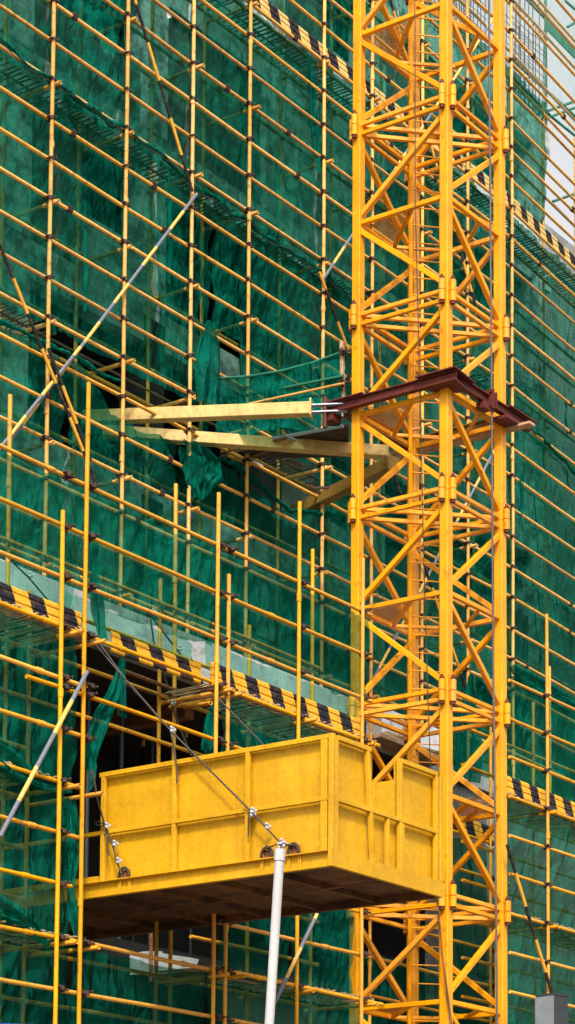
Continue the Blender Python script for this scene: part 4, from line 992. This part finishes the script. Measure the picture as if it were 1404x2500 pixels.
for (x, x2, par) in ((X0+.035, X0+.035, ew), (ex(905), ex(890), ew), (c+.02, c+.02, ew2), (d-.02, d-.02, ew2)):
    build('frame_post', MB().bar((x, yf, zch), (x2, yf, zt_-.056), .05, .055, (0, 1, 0), bev=.004), 'platform', par)
for px in (940, 976): x = ex(px, 2030); build('frame_post', MB().bar((x, yf+.003, zch), (x, yf+.003, zmid-.03), .045, .05, (0, 1, 0), bev=.004), 'platform', ew3)
build('corner_post', MB().bar((X0-.03, Y0-.03, zch-.0), (X0-.03, Y0-.03, zt_-.002), .06, .06, (0, 1, 0), bev=.005), 'platform', LP)
build('corner_post', MB().bar((X1+.03, Y0-.03, zch), (X1+.03, Y0-.03, zt_-.05), .06, .06, (0, 1, 0), bev=.005), 'platform', LP)
# lifting lugs on the left channel
def lug(px, py):
    p = WX(px, py, X0-.05); z = zch
    m = MB(); pts = []
    for i in range(9):
        t = math.pi*i/8; pts.append((X0-.045, p.y-.075*math.cos(t), z+.012+.11*math.sin(t)))
    m.path(pts, .019, 8)
    l = build('lifting_lug', m, 'clamp', LP)
    for s in (-.075, .075):
        m = MB(); m.bar((X0-.03, p.y+s-.013, z-.01), (X0-.03, p.y+s-.013, zb_+.02), .012, .014, (0, 1, 0)); m.bar((X0-.03, p.y+s+.013, z-.01), (X0-.03, p.y+s+.013, zb_+.02), .012, .014, (0, 1, 0)); m.box((X0-.028, p.y+s-.013, z-.03), (X0-.024, p.y+s+.013, zb_+.02)); build('weld_strap', m, 'platform', l)
    m = MB().box((X0-.02, p.y-.06, z+.0), (X0-.008, p.y+.06, z+.10)); build('thimble', m, 'rust', l)
    return Vector((X0-.06, p.y, z+.10))
lugs = [lug(302, 2150), lug(650, 2095), lug(716, 2085)]
# ------------------------------------------------------------------ wire ropes of the platform
def rope(name, label, pts, r=.011, clips=(), mat='rope', group='wire ropes holding the platform', tail=None):
    e = empty(name, pts[0], label, 'wire rope', group)
    build('strand', MB().path(pts, r, 8), mat, e)
    if tail: build('rope_tail', MB().path(tail, r*.9, 6), mat, e)
    for c in clips:
        c = Vector(c); m = MB()
        m.tube(c+Vector((-.03, -.03, .02)), c+Vector((.03, -.03, .02)), .010, 6); m.tube(c+Vector((-.03, -.03, -.02)), c+Vector((.03, -.03, -.02)), .010, 6)
        m.bar(c+Vector((0, -.02, -.035)), c+Vector((0, -.02, .035)), .03, .03, (0, 1, 0)); m.sphere(c+Vector((-.035, -.04, .02)), .016, 6); m.sphere(c+Vector((-.03, -.04, -.022)), .016, 6); m.sphere(c+Vector((.03, -.045, .0)), .015, 6)
        build('rope_clip', m, 'clip', e)
    return e
XP = X0-.09
Pq = lambda px, py, X=XP: WX(px, py, X)
top1 = W(227, 1568, YL+.05); top2 = W(236, 1562, YL+.05)
j = Pq(612, 1982)
rope('wire_rope', 'long wire rope slanting across the platform side from the tall upright to the middle lug', [lugs[1]+Vector((0, .02, 0)), Pq(684, 2058), Pq(648, 2018), Pq(610, 1978), W(415, 1782, 16.5), top1], .0115, [Pq(684, 2056), Pq(678, 2066), Pq(648, 2018), Pq(613, 1980), Pq(611, 1988), W(416, 1782, 16.48)], tail=[Pq(610, 1978), Pq(607, 2000), Pq(607, 2040)])
rope('wire_rope', 'second strand of the long rope running up to the tall upright', [lugs[2]+Vector((0, -.02, 0)), Pq(692, 2062), Pq(684, 2058)], .013, [Pq(690, 2062)])
rope('wire_rope', 'thin upper strand parallel to the long slanting rope', [W(415, 1782, 16.47), W(330, 1690, 17.0), top2], .009)
rope('wire_rope', 'short rope hanging from the clip down onto the platform top rail', [W(416, 1784, 16.46), WX(425, 1825, X0-.1), WX(432, 1878, X0-.1), WX(432, 1912, X0-.1)], .010)
rope('wire_rope', 'rope rising from the left lug to the tall upright', [lugs[0]+Vector((0, 0, .01)), Pq(297, 2136), Pq(285, 2102), Pq(275, 2060), Pq(256, 2015), W(240, 1960, YL-.1), W(226, 1880, YL-.05)], .011, [Pq(257, 2016), Pq(276, 2060), Pq(285, 2102)], tail=[Pq(257, 2016), Pq(245, 2006), Pq(232, 2008), Pq(236, 2014), Pq(256, 2017), Pq(262, 2060), Pq(266, 2090)])
rope('wire_rope', 'thin second strand beside the left lug rope', [Pq(256, 2015), W(236, 1945, YL-.12), W(222, 1880, YL-.09)], .009)
rope('wire_rope', 'short wire rope from the paired uprights to the far side of the platform', [W(524, 1696, YL-.02), WX(640, 1815, X1), WX(655, 1830, X1)], .010)
rope('wire_rope', 'rope hanging inside the dark opening from the rail with a zinc clip', [W(398, 1640, YLI), W(410, 1680, YLI), W(418, 1715, YLI-.05), W(440, 1780, YLI-.1), W(468, 1845, YLI-.2)], .014, [W(418, 1716, YLI-.09)])
rope('wire_rope', 'long thin rope behind the lower nets above the striped board', [W(30, 1372, PY-.2), W(70, 1410, PY-.2), W(130, 1480, PY-.25)], .012, [W(72, 1404, PY-.22)])
rope('wire_rope', 'rope crossing the pale concrete above the tilted striped board', [W(330, 1490, PY-.15), W(365, 1500, PY-.15), W(435, 1590, PY-.15), W(505, 1680, PY-.2)], .013, [W(372, 1493, PY-.2), W(437, 1583, PY-.2)])
rope('wire_rope', 'dark rope hanging over the pale concrete above the opening', [W(368, 1512, PY-.15), W(376, 1570, PY-.15), W(388, 1610, PY-.15)], .013)
# ------------------------------------------------------------------ foreground bits
WPa, WPb = WD(684, 2074, 17.5), WD(655, 2540, 17.5)
dn = (WPb-WPa).normalized(); ground = WPa+dn*((WPa.z-0)/(-dn.z))
wp = empty('white_pole', ground, 'slim white plastic pole leaning in front of the platform', 'pole')
build('pipe', MB().tube(ground, WPa, .037, 20), 'pvc', wp)
build('end_cap', MB().tube(WPa-dn*.005, WPa+dn*.085, .0435, 20), 'pvc', wp)
gx = WD(1348, 2455, 14.0)
gb = empty('grey_box', (gx.x, gx.y, 0), 'grey box on a post poking up at the bottom right corner', 'box')
f2 = Vector((FWD.x, FWD.y, 0)).normalized(); zt2 = WD(1348, 2427, 14.0).z
cf = gx-f2*.05+RGT*.012; cl_ = gx-RGT*.095+f2*.05; cr_ = gx+RGT*.10+f2*.05; cb = gx+f2*.16
def at_z(v, z): return Vector((v.x, v.y, z))
build('body', MB().poly([at_z(v, zt2-.3) for v in (cf, cr_, cb, cl_)], (0, 0, .29)), 'grey_dark', gb)  # dark grey holds the shaded faces of the box
nl = (cl_-cf).cross(Vector((0, 0, 1))).normalized(); nl = nl if nl.dot(f2) < 0 else -nl
build('lit_side', MB().poly([at_z(cf+nl*.004, zt2-.295), at_z(cl_+nl*.004, zt2-.295), at_z(cl_+nl*.012, zt2-.295), at_z(cf+nl*.012, zt2-.295)], (0, 0, .28)), 'grey_lit', gb)  # added sheet painting the sunlit face of the box lighter
build('lid', MB().poly([at_z(gx+(v-gx)*1.08, zt2-.009) for v in (cf, cr_, cb, cl_)], (0, 0, .012)), 'grey_dark', gb)
build('post', MB().bar((gx.x, gx.y, 0), (gx.x, gx.y, gx.z-.2), .07, .07, (0, 1, 0)), 'grey_dark', gb)
# blue shed
p = WD(60, 2494, 15)
bs = empty('blue_shed', (p.x, p.y, 0), 'edge of a blue sheet metal shed roof at the bottom left corner', 'shed')
q = Vector((p.x, p.y, p.z)); rt = RGT; 
A = WD(-200, 2489, 15); B = WD(132, 2503, 15)
back = Vector((FWD.x, FWD.y, 0)).normalized()*2.5
m = MB().poly([A, B, B+back+Vector((0, 0, -.5)), A+back+Vector((0, 0, -.5))], (0, 0, -.03)); build('roof_sheet', m, 'blue', bs)
m = MB().poly([A-Vector((0, 0, .002)), B-Vector((0, 0, .002)), Vector((B.x, B.y, 0)), Vector((A.x, A.y, 0))], (back.x*.02, back.y*.02, -.001)); build('wall', m, 'blue', bs)
# ground
build('ground', MB().box((-1500, -1500, -.2), (1500, 1500, 0)), 'dirtg', None, kind='structure')
build('road', MB().box((-300, -6, .0), (300, 8, .004)), 'asphalt', None, kind='structure')
# small scrap caught in the net
build('paper_scrap', MB().poly([W(406, 30, YN-.02), W(414, 28, YN-.02), W(419, 42, YN-.02), W(410, 45, YN-.02)], (0, .004, 0)), 'plaster', None, 'tiny white scrap caught on the net near the top', 'scrap')
# ------------------------------------------------------------------ light
w = bpy.data.worlds.new('World'); sc.world = w; w.use_nodes = True
N = w.node_tree.nodes; L = w.node_tree.links; N.clear()
sky = N.new('ShaderNodeTexSky'); sky.sky_type = 'NISHITA'; sky.sun_disc = False
SE, SAZ = R(46), math.atan2(-.62, -.78)          # direction towards the sun (from -X, slightly -Y)
sky.sun_elevation = SE; sky.sun_rotation = math.pi/2-SAZ; sky.air_density = 1.5; sky.dust_density = 6; sky.ozone_density = 1
hs = N.new('ShaderNodeHueSaturation'); hs.inputs['Saturation'].default_value = .12; L.new(sky.outputs[0], hs.inputs['Color'])
bg = N.new('ShaderNodeBackground'); bg.inputs['Strength'].default_value = .15
mu = mixc(N, L, 1.0, hs.outputs[0], (1.6, 1.6, 1.6, 1), 'MULTIPLY'); L.new(mu, bg.inputs[0]); o = N.new('ShaderNodeOutputWorld'); L.new(bg.outputs[0], o.inputs[0])
sd = bpy.data.lights.new('sun', 'SUN'); so = bpy.data.objects.new('sun', sd); col.objects.link(so)
sd.energy = 3.4; sd.angle = R(5); sd.color = (1, .95, .88)
dirv = Vector((math.cos(SAZ)*math.cos(SE), math.sin(SAZ)*math.cos(SE), math.sin(SE)))
so.rotation_euler = dirv.to_track_quat('Z', 'Y').to_euler()
sc.view_settings.view_transform = 'Standard'; sc.view_settings.look = 'None'; sc.view_settings.exposure = 0.12; sc.view_settings.gamma = 1
sc.render.engine = 'CYCLES'; sc.cycles.transparent_max_bounces = 16; sc.cycles.max_bounces = 6
print('objects', len(bpy.data.objects))
